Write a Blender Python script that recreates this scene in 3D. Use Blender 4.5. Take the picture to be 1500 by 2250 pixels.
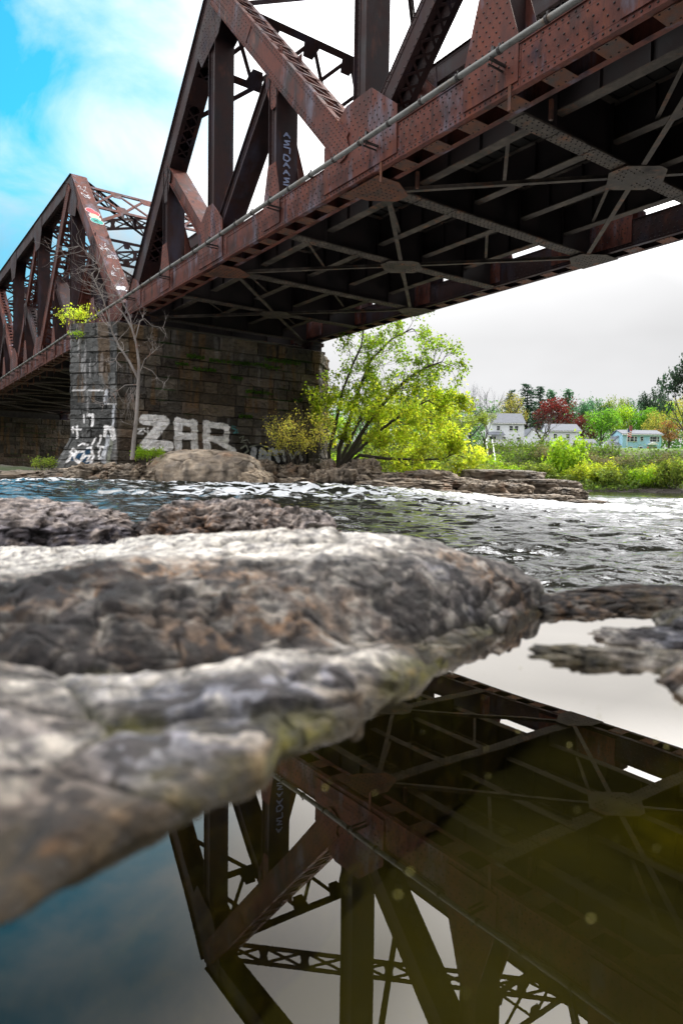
import bpy, math, random
import numpy as np
from mathutils import Vector, Matrix
R_ = math.radians
for o in list(bpy.data.objects): bpy.data.objects.remove(o)
SC = bpy.context.scene
COL = SC.collection
# ---------------------------------------------------------------- camera
CAMH = 0.22                                   # eye height above the rock pool (pool surface is z = 0)
cam_d = bpy.data.cameras.new('camera'); cam = bpy.data.objects.new('camera', cam_d); COL.objects.link(cam)
CR = Matrix.Rotation(R_(90 - 2.48), 3, 'X') @ Matrix.Rotation(R_(0.86), 3, 'Z')
cam.matrix_world = Matrix.Translation((0, 0, CAMH)) @ CR.to_4x4()
cam_d.sensor_fit = 'VERTICAL'; cam_d.sensor_height = 36; cam_d.sensor_width = 24; cam_d.lens = 24
cam_d.clip_start = 0.01; cam_d.clip_end = 6000
cam_d.dof.use_dof = True; cam_d.dof.focus_distance = 7; cam_d.dof.aperture_fstop = 3.8
SC.camera = cam
# ---------------------------------------------------------------- sky
SUN_AZ, SUN_EL = 46, 42.5                       # degrees clockwise from +Y, degrees up
W = bpy.data.worlds.new('World'); SC.world = W; W.use_nodes = True
wt = W.node_tree; wt.nodes.clear()
def N(t, kind, **kw):
    n = t.nodes.new(kind)
    for k, v in kw.items():
        if k.startswith('i_'):
            key = k[2:]
            key = int(key) if key.isdigit() else key.replace('_', ' ')
            n.inputs[key].default_value = v
        else: setattr(n, k, v)
    return n
def L(t, a, b): t.links.new(a, b)
def ramp(t, stops, fac=None, interp='LINEAR'):
    n = t.nodes.new('ShaderNodeValToRGB'); n.color_ramp.interpolation = interp
    e = n.color_ramp.elements
    while len(e) > 1: e.remove(e[-1])
    e[0].position = stops[0][0]; e[0].color = (*stops[0][1], 1) if len(stops[0][1]) == 3 else stops[0][1]
    for p, c in stops[1:]:
        q = e.new(p); q.color = (*c, 1)
    if fac is not None: L(t, fac, n.inputs[0])
    return n
def math_(t, op, a, b=None, clamp=False):
    n = t.nodes.new('ShaderNodeMath'); n.operation = op; n.use_clamp = clamp
    for i, q in enumerate((a, b)):
        if q is None: continue
        if isinstance(q, (int, float)): n.inputs[i].default_value = q
        else: L(t, q, n.inputs[i])
    return n.outputs[0]
def mixc(t, fac, a, b, mode='MIX'):
    n = t.nodes.new('ShaderNodeMix'); n.data_type = 'RGBA'; n.blend_type = mode
    for k, q in ((0, fac), (6, a), (7, b)):
        if isinstance(q, (int, float)): n.inputs[k].default_value = q
        elif isinstance(q, tuple): n.inputs[k].default_value = (*q, 1) if len(q) == 3 else q
        else: L(t, q, n.inputs[k])
    return n.outputs[2]
sky = N(wt, 'ShaderNodeTexSky', sky_type='NISHITA', sun_disc=False, sun_elevation=R_(SUN_EL), sun_rotation=R_(SUN_AZ))
tc = N(wt, 'ShaderNodeTexCoord')
nrm = N(wt, 'ShaderNodeVectorMath', operation='NORMALIZE'); L(wt, tc.outputs['Generated'], nrm.inputs[0])
sep = N(wt, 'ShaderNodeSeparateXYZ'); L(wt, nrm.outputs[0], sep.inputs[0])
zz = math_(wt, 'MAXIMUM', math_(wt, 'ADD', sep.outputs[2], 0.35), 0.1)
cmb = N(wt, 'ShaderNodeCombineXYZ')
L(wt, math_(wt, 'DIVIDE', sep.outputs[0], zz), cmb.inputs[0]); L(wt, math_(wt, 'DIVIDE', sep.outputs[1], zz), cmb.inputs[1])
ns = N(wt, 'ShaderNodeTexNoise', i_Scale=3.6, i_Detail=7.0, i_Roughness=0.55, i_Distortion=0.5); L(wt, cmb.outputs[0], ns.inputs['Vector'])
ns2 = N(wt, 'ShaderNodeTexNoise', i_Scale=1.1, i_Detail=4.0, i_Roughness=0.5); L(wt, cmb.outputs[0], ns2.inputs['Vector'])
bd = Vector((-0.66, 1.0, 0.64)).normalized()
dt = N(wt, 'ShaderNodeVectorMath', operation='DOT_PRODUCT'); L(wt, nrm.outputs[0], dt.inputs[0]); dt.inputs[1].default_value = bd
mr = N(wt, 'ShaderNodeMapRange', i_1=0.905, i_2=0.995); L(wt, dt.outputs['Value'], mr.inputs[0])
gap = math_(wt, 'ADD', math_(wt, 'MULTIPLY', mr.outputs[0], 0.78), math_(wt, 'MULTIPLY', math_(wt, 'SUBTRACT', ns.outputs[0], 0.50), 2.2))
gap = math_(wt, 'MULTIPLY', gap, math_(wt, 'MULTIPLY', mr.outputs[0], 1.6, True), True)
sd = (math.sin(R_(SUN_AZ)) * math.cos(R_(SUN_EL)), math.cos(R_(SUN_AZ)) * math.cos(R_(SUN_EL)), math.sin(R_(SUN_EL)))
ds = N(wt, 'ShaderNodeVectorMath', operation='DOT_PRODUCT'); L(wt, nrm.outputs[0], ds.inputs[0]); ds.inputs[1].default_value = sd
db = N(wt, 'ShaderNodeVectorMath', operation='DOT_PRODUCT'); L(wt, nrm.outputs[0], db.inputs[0]); db.inputs[1].default_value = (.62, -.78, .05)
# bright overcast: pale grey low on the horizon, brighter high and towards the sun
el = ramp(wt, [(0.0, (8.6, 8.65, 8.8)), (0.2, (9.2, 9.2, 9.3)), (0.28, (11.5, 11.5, 11.6)), (0.38, (30, 30, 30.3)), (0.7, (46, 46, 46.6))], sep.outputs[2])
sb = N(wt, 'ShaderNodeMapRange', i_1=-0.6, i_2=0.45, i_3=1.0, i_4=0.42); L(wt, db.outputs['Value'], sb.inputs[0])
tex = N(wt, 'ShaderNodeMapRange', i_1=0.3, i_2=0.7, i_3=0.88, i_4=1.1); L(wt, ns2.outputs[0], tex.inputs[0])
thin = N(wt, 'ShaderNodeMapRange', i_1=0.82, i_2=0.955, i_3=1.0, i_4=0.42); L(wt, dt.outputs['Value'], thin.inputs[0])   # thinner cloud round the blue gap
cl = N(wt, 'ShaderNodeVectorMath', operation='SCALE'); L(wt, el.outputs[0], cl.inputs[0]); sb2 = N(wt, 'ShaderNodeMapRange', i_1=0.84, i_2=1.0, i_3=1.0, i_4=2.6); L(wt, ds.outputs['Value'], sb2.inputs[0])
L(wt, math_(wt, 'MULTIPLY', math_(wt, 'MULTIPLY', math_(wt, 'MULTIPLY', sb.outputs[0], sb2.outputs[0]), tex.outputs[0]), thin.outputs[0]), cl.inputs[3])
blue = mixc(wt, 1.0, sky.outputs[0], (0.12, 2.6, 2.7), 'MULTIPLY'); blue = mixc(wt, 0.05, blue, (10., 10., 10.))
skc = mixc(wt, gap, cl.outputs[0], blue)
bg = N(wt, 'ShaderNodeBackground', i_Strength=0.10); L(wt, skc, bg.inputs[0])
wo = N(wt, 'ShaderNodeOutputWorld'); L(wt, bg.outputs[0], wo.inputs[0])
# ---------------------------------------------------------------- sun
sl = bpy.data.lights.new('sun', 'SUN'); sl.energy = 4.2; sl.angle = R_(0.6); sl.color = (1, 0.94, 0.84)
so = bpy.data.objects.new('sun', sl); COL.objects.link(so)
so.rotation_euler = Vector(sd).to_track_quat('Z', 'Y').to_euler()
# ---------------------------------------------------------------- exposure
SC.view_settings.view_transform = 'Standard'; SC.view_settings.look = 'None'
SC.view_settings.exposure = 0.0; SC.view_settings.gamma = 1.0
SC.cycles.use_denoising = True
SC.cycles.max_bounces = 8; SC.cycles.transparent_max_bounces = 12

# ================================================================ helpers
def P(px, py, t):
    """A world point t metres in front of the camera (along +Y)."""
    d = CR @ Vector(((px - 750) / 1500, -(py - 1125) / 1500, -1))
    return Vector((0, 0, CAMH)) + d * (t / d.y)
TH = R_(35.5)
U = Vector((-math.sin(TH), math.cos(TH), 0)); V_ = Vector((math.cos(TH), math.sin(TH), 0))
def SV(s, v, z): return U * s + V_ * v + Vector((0, 0, z))      # s along the bridge, v across it

def _h(ix, iy, iz, seed):
    n = (ix.astype(np.int64) * 374761393 + iy.astype(np.int64) * 668265263 + iz.astype(np.int64) * 2147483647 + seed * 974634777) & 0xffffffff
    n = ((n ^ (n >> 13)) * 1274126177) & 0xffffffff
    n = ((n ^ (n >> 16)) * 2246822519) & 0xffffffff
    n = n ^ (n >> 15)
    return (n & 0xffffff) / float(0xffffff)
def vn(p, seed=0):
    i = np.floor(p).astype(np.int64); f = p - i; f = f * f * f * (f * (f * 6 - 15) + 10)
    x, y, z = i[..., 0], i[..., 1], i[..., 2]; r = 0
    for a in (0, 1):
        wa = f[..., 0] if a else 1 - f[..., 0]
        for b in (0, 1):
            wb = f[..., 1] if b else 1 - f[..., 1]
            for c in (0, 1):
                wc = f[..., 2] if c else 1 - f[..., 2]
                r = r + _h(x + a, y + b, z + c, seed) * wa * wb * wc
    return r * 2 - 1
def fbm(p, sc=1, oc=4, seed=0, gain=.5, lac=2.03, ridge=False):
    p = np.asarray(p, float) * sc; a = 1; s = 0; t = 0
    for k in range(oc):
        q = vn(p + 17.3 * k, seed + k)
        if ridge: q = 1 - 2 * np.abs(q)
        s = s + a * q; t += a; a *= gain; p = p * lac
    return s / t
def facet(p, sc, seed=0, jit=.9):
    """broken-stone relief: one tilted plane per irregular cell, and the distance to the crack between cells"""
    p = np.asarray(p, float) * sc; sh = p.shape[:-1]; p = p.reshape(-1, 3); i = np.floor(p).astype(np.int64); n = len(p)
    b1 = np.full(n, 9e9); b2 = np.full(n, 9e9); h = np.zeros(n)
    for a in (-1, 0, 1):
        for b in (-1, 0, 1):
            for c in (-1, 0, 1):
                x, y, z = i[:, 0] + a, i[:, 1] + b, i[:, 2] + c
                d = np.stack([x + .5 + (_h(x, y, z, seed) - .5) * jit, y + .5 + (_h(x, y, z, seed + 1) - .5) * jit, z + .5 + (_h(x, y, z, seed + 2) - .5) * jit], 1) - p
                q = (d * d).sum(1); m = q < b1
                b2 = np.where(m, b1, np.minimum(b2, q)); b1 = np.where(m, q, b1)
                if m.any():
                    g = np.stack([_h(x[m], y[m], z[m], seed + k) - .5 for k in (3, 4, 5)], 1); h[m] = (g * d[m]).sum(1) * 2 + (_h(x[m], y[m], z[m], seed + 6) - .5) * .8
    return h.reshape(sh), (np.sqrt(b2) - np.sqrt(b1)).reshape(sh)
def sstep(a, b, x):
    t = np.clip((x - a) / (b - a), 0, 1); return t * t * (3 - 2 * t)

def tag(o, label=None, cat=None, group=None, kind=None):
    if label: o['label'] = label
    if cat: o['category'] = cat
    if group: o['group'] = group
    if kind: o['kind'] = kind
    return o
def empty(name, loc=(0, 0, 0), rz=0, **kw):
    o = bpy.data.objects.new(name, None); COL.objects.link(o); o.location = loc; o.rotation_euler = (0, 0, rz)
    return tag(o, **kw)
def new_obj(name, me, parent=None, **kw):
    o = bpy.data.objects.new(name, me); COL.objects.link(o)
    if parent is not None: o.parent = parent
    return tag(o, **kw)
def children(o): return [c for c in bpy.data.objects if c.parent == o]
def copy_tree(o, parent=None):
    c = o.copy(); COL.objects.link(c); c.parent = parent
    for ch in children(o): copy_tree(ch, c)
    return c

class MB:
    def __init__(self): self.v = []; self.f = []; self.m = []; self.n = 0
    def add(self, vs, fs, mi=0):
        b = self.n; self.v += [tuple(p) for p in vs]; self.n += len(vs)
        self.f += [tuple(i + b for i in f) for f in fs]; self.m += [mi] * len(fs)
    def obox(self, c, a, b, d, ha, hb, hd, mi=0):
        c = Vector(c); vs = []
        for i in (-1, 1):
            for j in (-1, 1):
                for k in (-1, 1): vs.append(c + a * (ha * i) + b * (hb * j) + d * (hd * k))
        fs = [(0, 1, 3, 2), (4, 6, 7, 5), (0, 4, 5, 1), (2, 3, 7, 6), (0, 2, 6, 4), (1, 5, 7, 3)]
        if a.cross(b).dot(d) < 0: fs = [f[::-1] for f in fs]
        self.add(vs, fs, mi)
    def box(self, x0, x1, y0, y1, z0, z1, mi=0):
        self.obox(((x0 + x1) / 2, (y0 + y1) / 2, (z0 + z1) / 2), Vector((1, 0, 0)), Vector((0, 1, 0)), Vector((0, 0, 1)), abs(x1 - x0) / 2, abs(y1 - y0) / 2, abs(z1 - z0) / 2, mi)
    def bar(self, p, q, up, w, h, mi=0):
        p = Vector(p); q = Vector(q); a = (q - p); l = a.length
        if l < 1e-6: return
        a /= l; up = Vector(up); s = a.cross(up).normalized(); u = s.cross(a)
        self.obox((p + q) / 2, a, s, u, l / 2, w / 2, h / 2, mi)
    def prism(self, pts, nrm, th, mi=0):
        """a flat polygon of thickness th centred on its plane"""
        n = Vector(nrm).normalized(); pts = [Vector(p) for p in pts]; k = len(pts)
        ar = sum(((pts[i] - pts[0]).cross(pts[(i + 1) % k] - pts[0]) for i in range(k)), Vector())
        if ar.dot(n) < 0: pts = pts[::-1]
        vs = [p + n * th / 2 for p in pts] + [p - n * th / 2 for p in pts]
        fs = [tuple(range(k)), tuple(range(2 * k - 1, k - 1, -1))] + [((i + 1) % k, i, i + k, (i + 1) % k + k) for i in range(k)]
        self.add(vs, fs, mi)
    def tube(self, pts, rad, n=6, mi=0, cap=True):
        pts = [Vector(p) for p in pts]; k = len(pts)
        if not isinstance(rad, (list, tuple)): rad = [rad] * k
        vs = []; ref = None
        for i, p in enumerate(pts):
            d = (pts[min(i + 1, k - 1)] - pts[max(i - 1, 0)]).normalized()
            if ref is None: ref = d.orthogonal().normalized()
            ref = (ref - d * ref.dot(d)).normalized(); b = d.cross(ref)
            for j in range(n):
                a = 2 * math.pi * j / n; vs.append(p + (ref * math.cos(a) + b * math.sin(a)) * rad[i])
        fs = [(i * n + j, i * n + (j + 1) % n, (i + 1) * n + (j + 1) % n, (i + 1) * n + j) for i in range(k - 1) for j in range(n)]
        if cap: fs += [tuple(range(n))[::-1], tuple((k - 1) * n + j for j in range(n))]
        self.add(vs, fs, mi)
    def rivet(self, p, n, r=.019, h=.013, mi=1):
        r *= 1.22; h *= 1.2
        n = Vector(n); a = n.orthogonal().normalized(); b = n.cross(a); p = Vector(p)
        vs = [p + (a * math.cos(j * math.pi / 3) + b * math.sin(j * math.pi / 3)) * r for j in range(6)]
        vs += [p + n * h + (a * math.cos(j * math.pi * 2 / 3) + b * math.sin(j * math.pi * 2 / 3)) * r * .55 for j in range(3)]
        self.add(vs, [(0, 1, 6), (1, 2, 7, 6), (2, 3, 7), (3, 4, 8, 7), (4, 5, 8), (5, 0, 6, 8), (6, 7, 8)], mi)
    def build(self, name, mats, parent=None, smooth=False, **kw):
        me = bpy.data.meshes.new(name); me.from_pydata(self.v, [], self.f)
        for m in (mats if isinstance(mats, (list, tuple)) else [mats]): me.materials.append(m)
        if any(self.m): me.polygons.foreach_set('material_index', self.m)
        if smooth: me.polygons.foreach_set('use_smooth', [True] * len(self.f))
        me.update(); return new_obj(name, me, parent, **kw)

def mesh_np(name, V, F, mats, col=None, smooth=True, attr='Col'):
    """V (n,3), F (m,4 or 3) arrays, col (n,3) linear colours per vertex"""
    V = np.asarray(V, np.float32); F = np.asarray(F, np.int32); k = F.shape[1]
    me = bpy.data.meshes.new(name)
    me.vertices.add(len(V)); me.vertices.foreach_set('co', V.ravel())
    me.loops.add(F.size); me.loops.foreach_set('vertex_index', F.ravel())
    me.polygons.add(len(F)); me.polygons.foreach_set('loop_start', np.arange(0, F.size, k, dtype=np.int32))
    try: me.polygons.foreach_set('loop_total', np.full(len(F), k, np.int32))
    except Exception: pass
    me.polygons.foreach_set('use_smooth', np.full(len(F), smooth, bool))
    for m in (mats if isinstance(mats, (list, tuple)) else [mats]): me.materials.append(m)
    me.update(calc_edges=True)
    if col is not None:
        a = me.color_attributes.new(attr, 'FLOAT_COLOR', 'POINT')
        c = np.ones((len(V), 4), np.float32); c[:, :3] = col; a.data.foreach_set('color', c.ravel())
    return me
def grid_faces(nr, nc, flip=False):
    i = np.arange(nr - 1)[:, None] * nc + np.arange(nc - 1)[None]; i = i.ravel()
    f = np.stack([i, i + 1, i + nc + 1, i + nc], 1)
    return f[:, ::-1] if flip else f

# ---------------------------------------------------------------- materials
def newmat(name):
    m = bpy.data.materials.new(name); m.use_nodes = True; t = m.node_tree; t.nodes.clear()
    o = N(t, 'ShaderNodeOutputMaterial'); return m, t, o
def pmat(name, stops, scale=2.0, detail=8, rough=.7, spec=.4, bump=.3, bscale=30, bdist=.01, stretch=(1, 1, 1), over=None, attr=False, metal=0, dist=0.0, rvar=.15):
    """noise ramp colour (+ second noise layer) on a Principled BSDF, object coordinates"""
    m, t, o = newmat(name)
    c = N(t, 'ShaderNodeTexCoord'); mp = N(t, 'ShaderNodeMapping'); mp.inputs['Scale'].default_value = stretch
    L(t, c.outputs['Object'], mp.inputs[0])
    n = N(t, 'ShaderNodeTexNoise', i_Scale=scale, i_Detail=float(detail), i_Roughness=.62, i_Distortion=dist); L(t, mp.outputs[0], n.inputs['Vector'])
    k = len(stops)
    colr = ramp(t, [(0.3 + .4 * i / max(k - 1, 1), s) if not isinstance(s[0], tuple) else (s[1], s[0]) for i, s in enumerate(stops)], n.outputs[0]).outputs[0]
    if over:
        for (oc, osc, lo, hi, ost) in over:
            mp2 = N(t, 'ShaderNodeMapping'); mp2.inputs['Scale'].default_value = ost; mp2.inputs['Location'].default_value = (3.1 * osc, 1.7, 5.3); L(t, c.outputs['Object'], mp2.inputs[0])
            n2 = N(t, 'ShaderNodeTexNoise', i_Scale=osc, i_Detail=7.0, i_Roughness=.65); L(t, mp2.outputs[0], n2.inputs['Vector'])
            r2 = N(t, 'ShaderNodeMapRange', i_1=lo, i_2=hi); L(t, n2.outputs[0], r2.inputs[0])
            colr = mixc(t, r2.outputs[0], colr, oc)
    if attr:
        a = N(t, 'ShaderNodeAttribute', attribute_name='Col'); colr = mixc(t, 1.0, colr, a.outputs[0], 'MULTIPLY')
    b = N(t, 'ShaderNodeBsdfPrincipled', i_Metallic=float(metal)); b.inputs['Specular IOR Level'].default_value = spec
    L(t, colr, b.inputs['Base Color'])
    rr = N(t, 'ShaderNodeMapRange', i_1=.3, i_2=.7, i_3=rough - rvar, i_4=rough + rvar); L(t, n.outputs[0], rr.inputs[0]); L(t, rr.outputs[0], b.inputs['Roughness'])
    if bump:
        nb = N(t, 'ShaderNodeTexNoise', i_Scale=float(bscale), i_Detail=6.0, i_Roughness=.6); L(t, mp.outputs[0], nb.inputs['Vector'])
        bp = N(t, 'ShaderNodeBump', i_Strength=bump, i_Distance=bdist); L(t, nb.outputs[0], bp.inputs['Height']); L(t, bp.outputs[0], b.inputs['Normal'])
    L(t, b.outputs[0], o.inputs[0]); return m
def flat(name, c, rough=.6, spec=.4, metal=0): return pmat(name, [tuple(x * .88 for x in c), tuple(min(1, x * 1.1) for x in c)], scale=3, rough=rough, spec=spec, bump=.05, metal=metal, rvar=.08)
def leafmat(name, c, trans=.5, tc2=None):
    m, t, o = newmat(name); a = N(t, 'ShaderNodeAttribute', attribute_name='Col')
    col = mixc(t, 1.0, a.outputs[0], c, 'MULTIPLY'); colt = mixc(t, 1.0, a.outputs[0], tc2 or tuple(min(1, x * 1.5) for x in c), 'MULTIPLY')
    d = N(t, 'ShaderNodeBsdfPrincipled', i_Roughness=.55); d.inputs['Specular IOR Level'].default_value = .25; L(t, col, d.inputs[0])
    tr = N(t, 'ShaderNodeBsdfTranslucent'); L(t, colt, tr.inputs[0])
    mx = N(t, 'ShaderNodeMixShader', i_0=trans); L(t, d.outputs[0], mx.inputs[1]); L(t, tr.outputs[0], mx.inputs[2]); L(t, mx.outputs[0], o.inputs[0]); return m
M = {}
RUSTD = (.035, .016, .012)
M['rust'] = pmat('rusted_red_steel', [(.012, .006, .006), (.070, .021, .016), (.135, .044, .032), (.042, .030, .040)], scale=1.6, detail=10, rough=.72, spec=.2, bump=.25, bscale=60, stretch=(1, 1, .6),
                 over=[((.17, .048, .026), 2.3, .54, .74, (1, 1, .5)), ((.13, .12, .155), 1.7, .54, .68, (1, 1, .3)), ((.16, .05, .025), 5.0, .58, .72, (1, 1, .12)), ((.02, .012, .013), 4.0, .57, .7, (1, 1, .15)), ((.03, .017, .016), 3.2, .56, .75, (1.5, 1.5, .25))])
M['rustdark'] = pmat('dark_weathered_steel', [(.010, .007, .010), (.022, .011, .012), (.036, .016, .015), (.028, .022, .033)], scale=1.3, detail=9, rough=.68, spec=.22, bump=.25, bscale=60,
                 over=[((.09, .03, .019), 2.6, .56, .75, (1, 1, .4)), ((.045, .04, .06), 1.1, .52, .7, (1, 1, .3))])
M['rivet'] = pmat('rivet_steel', [(.008, .005, .005), (.022, .010, .009)], scale=3, rough=.6, bump=0)
M['under'] = pmat('dusty_underside_steel', [(.018, .014, .012), (.060, .049, .040), (.12, .10, .082)], scale=2.5, detail=10, rough=.8, spec=.3, bump=.3, bscale=50,
                 over=[((.16, .07, .035), 3.1, .56, .72, (1, 1, 1)), ((.03, .025, .022), 1.7, .56, .7, (1, 1, 1))])
M['orange'] = pmat('orange_rust', [(.03, .018, .015), (.10, .038, .022), (.17, .062, .028)], scale=4, rough=.8, bump=.3, bscale=60)
M['floor'] = pmat('dark_floor_steel', [(.007, .006, .006), (.018, .013, .013), (.030, .019, .018)], scale=1.5, rough=.65, spec=.35, bump=.2, bscale=40)  # near-black brown for the floor beams and stringers
M['deck'] = pmat('creosoted_timber', [(.008, .007, .006), (.02, .016, .013)], scale=2, rough=.85, bump=.3, bscale=20)
M['pipe'] = pmat('galvanised_pipe', [(.09, .09, .08), (.17, .17, .16), (.24, .24, .23)], scale=3, rough=.6, spec=.5, bump=.1, over=[((.17, .12, .08), 3.3, .54, .7, (1, 1, 1))], metal=.3)
M['clamp'] = pmat('black_iron', [(.015, .014, .016), (.05, .04, .035)], scale=6, rough=.6, bump=.2)
M['stone'] = pmat('granite_block', [(.62, .61, .6), (1.0, .98, .96), (1.25, 1.2, 1.16)], scale=5, detail=10, rough=.85, spec=.25, bump=.5, bscale=40, bdist=.015, attr=True)
M['bark'] = pmat('bark', [(.035, .028, .022), (.09, .075, .06)], scale=6, rough=.9, bump=.5, bscale=30, stretch=(1, 1, .3))
M['palebark'] = pmat('pale_dead_wood', [(.13, .11, .10), (.27, .24, .22), (.36, .33, .31)], scale=5, rough=.8, bump=.4, bscale=30, stretch=(1, 1, .3), over=[((.25, .12, .08), 5, .56, .7, (1, 1, .4))])
def stroke_d(pts, pl):
    """distance of (n,2) points to a polyline"""
    d = np.full(len(pts), 1e9)
    for (a, b) in zip(pl[:-1], pl[1:]):
        a = np.array(a, float); b = np.array(b, float); ab = b - a
        t = np.clip(((pts - a) @ ab) / max(ab @ ab, 1e-12), 0, 1); d = np.minimum(d, np.linalg.norm(pts - (a + t[:, None] * ab), axis=1))
    return d
# ================================================================ the bridge
# span coordinates: x runs towards the camera's right, y across (near truss -YH, far truss +YH), z up
PL = 3.75; HALF = 22.5; YH = 4.13; VC = 13.38
ZB0, ZB1 = 6.74, 7.42                      # bottom chord
ZLC, ZTC = 7.08, 14.95                     # chord centre lines
def nx(i): return -HALF + PL * i
X_, Y_, Z_ = Vector((1, 0, 0)), Vector((0, 1, 0)), Vector((0, 0, 1))
RM = [M['rust'], M['rivet']]; DM = [M['rustdark'], M['rivet']]
span = empty('truss_bridge', U * 4.6 + V_ * VC, TH - math.pi / 2,
             label='rusty riveted steel truss span crossing overhead at upper right with its dark underside showing', cat='bridge', group='spans of the railway bridge')
def inpoly(x, z, poly):
    r = False; k = len(poly)
    for i in range(k):
        (x0, z0), (x1, z1) = poly[i], poly[(i + 1) % k]
        if (z0 > z) != (z1 > z) and x < (x1 - x0) * (z - z0) / (z1 - z0) + x0: r = not r
    return r
def member(mb, p, q, y, W_, D, top='lattice', bot='lattice', riv=0, flange=.09, th=.022):
    """box member between (x,z) points: two side plates at y +- W/2, depth D, edge angles; top/bot: plate, lattice, open"""
    a = Vector((q[0] - p[0], 0, q[1] - p[1])); l = a.length; a /= l
    n = Vector((-a.z, 0, a.x))
    if n.z < 0 or (abs(n.z) < 1e-6 and n.x < 0): n = -n
    p3 = Vector((p[0], y, p[1])); mid = p3 + a * l / 2
    for sy in (-1, 1):
        mb.obox(mid + Y_ * sy * W_ / 2, a, Y_, n, l / 2, th / 2, D / 2)
        for sn in (-1, 1):
            mb.obox(mid + Y_ * (sy * (W_ / 2 + th / 2 + .006)) + n * sn * (D / 2 - flange / 2 - .003), a, Y_, n, l / 2, .006, flange / 2)   # vertical leg
            mb.obox(mid + Y_ * (sy * (W_ / 2 - .04)) + n * sn * (D / 2 + .006), a, Y_, n, l / 2, .075, .006)                               # flange leg
    for sn, kind in ((1, top), (-1, bot)):
        if kind == 'plate': mb.obox(mid + n * sn * (D / 2 + .02), a, Y_, n, l / 2, W_ / 2 + .09, .009)
        elif kind == 'lattice':
            st = W_ * .75; k = max(2, int(l / st)); zo = n * sn * (D / 2 + .016)
            for e in (0, l - .55): mb.obox(p3 + a * (e + .275) + zo * 1.004, a, Y_, n, .275, W_ / 2, .006)
            for i in range(k):
                x0 = .5 + (l - 1.) * i / k; x1 = .5 + (l - 1.) * (i + 1) / k
                mb.bar(p3 + a * x0 + zo - Y_ * (W_ / 2 - .03), p3 + a * x1 + zo + Y_ * (W_ / 2 - .03), n, .055, .009)
                mb.bar(p3 + a * x0 + zo * 1.02 + Y_ * (W_ / 2 - .03), p3 + a * x1 + zo * 1.02 - Y_ * (W_ / 2 - .03), n, .055, .009)
        elif kind == 'batten':
            k = max(2, int(l / .62)); zo = n * sn * (D / 2 + .018)
            for i in range(k + 1):
                x0 = .1 + (l - .2) * i / k; mb.obox(p3 + a * x0 + zo, a, Y_, n, .045, W_ / 2 - .01, .006)
                if i < k: mb.bar(p3 + a * x0 + zo * .99 - Y_ * (W_ / 2 - .03), p3 + a * (x0 + (l - .2) / k) + zo * .99 + Y_ * (W_ / 2 - .03), n, .05, .008)
    if riv:
        sy = -1
        ys = y + sy * (W_ / 2 + th / 2 + .012)
        k = int(l / .13)
        for i in range(k):
            for sn in (-1, 1):
                for off in ((.045,) if riv == 1 else (.04, .13)):
                    xx = (i + .5 + (.5 if off > .1 else 0)) * .13
                    pp = p3 + a * xx + n * sn * (D / 2 - off); pp.y = ys if off < .09 else y + sy * (W_ / 2 + th / 2)
                    mb.rivet(pp, (0, sy, 0), .016, .011)
def gusset(mb, poly, y, W_, side_r=-1, sp=.14, th=.016, rr=.017):
    """plates on both faces of a joint with a grid of rivets on the outer one"""
    for sy in (-1, 1):
        mb.prism([(x, y + sy * (W_ / 2 + .034), z) for x, z in poly], (0, sy, 0), th)
    xs = [p[0] for p in poly]; zs = [p[1] for p in poly]; cx = sum(xs) / len(xs); cz = sum(zs) / len(zs)
    sh = [(cx + (x - cx) * .93, cz + (z - cz) * .93) for x, z in poly]
    z = min(zs) + .05; r = 0
    rng = random.Random(int(cx * 100))
    while z < max(zs):
        x = min(xs) + (.5 * sp if r % 2 else 0)
        while x < max(xs):
            if inpoly(x, z, sh) and rng.random() < .9: mb.rivet((x, y + side_r * (W_ / 2 + .042), z), (0, side_r, 0), rr, .012)
            x += sp
        z += sp * .8; r += 1
def lattice_frame(mb, a0, a1, b0, b1, nb, ch=.14, bw=.05, pl=.3, nrm=None):
    """a light braced frame: top line a0-a1, bottom line b0-b1, crossed bars with node plates"""
    a0, a1, b0, b1 = map(Vector, (a0, a1, b0, b1)); nrm = (a1 - a0).cross(b0 - a0).normalized()
    for p, q in ((a0, a1), (b0, b1)):
        mb.bar(p, q, nrm, ch, .012); mb.bar(p + nrm * .05, q + nrm * .05, nrm, .012, .1)
    e = (a1 - a0).normalized(); d = (b0 - a0).normalized()
    for i in range(nb):
        f0, f1 = (i + .0) / nb, (i + 1.) / nb
        mb.bar(a0.lerp(a1, f0) + nrm * .012, b0.lerp(b1, f1) + nrm * .012, nrm, bw, .05)
        mb.bar(b0.lerp(b1, f0) + nrm * .028, a0.lerp(a1, f1) + nrm * .028, nrm, bw, .05)
    for i in range(nb + 1):
        f = i / nb
        for c, dd in ((a0.lerp(a1, f), d), (b0.lerp(b1, f), -d)):
            w = pl / 2 * (1.2 if 0 < i < nb else 1.)
            mb.prism([c - e * w, c + e * w, c + e * w * .55 + dd * pl * .9, c - e * w * .55 + dd * pl * .9], nrm, .02)

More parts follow.
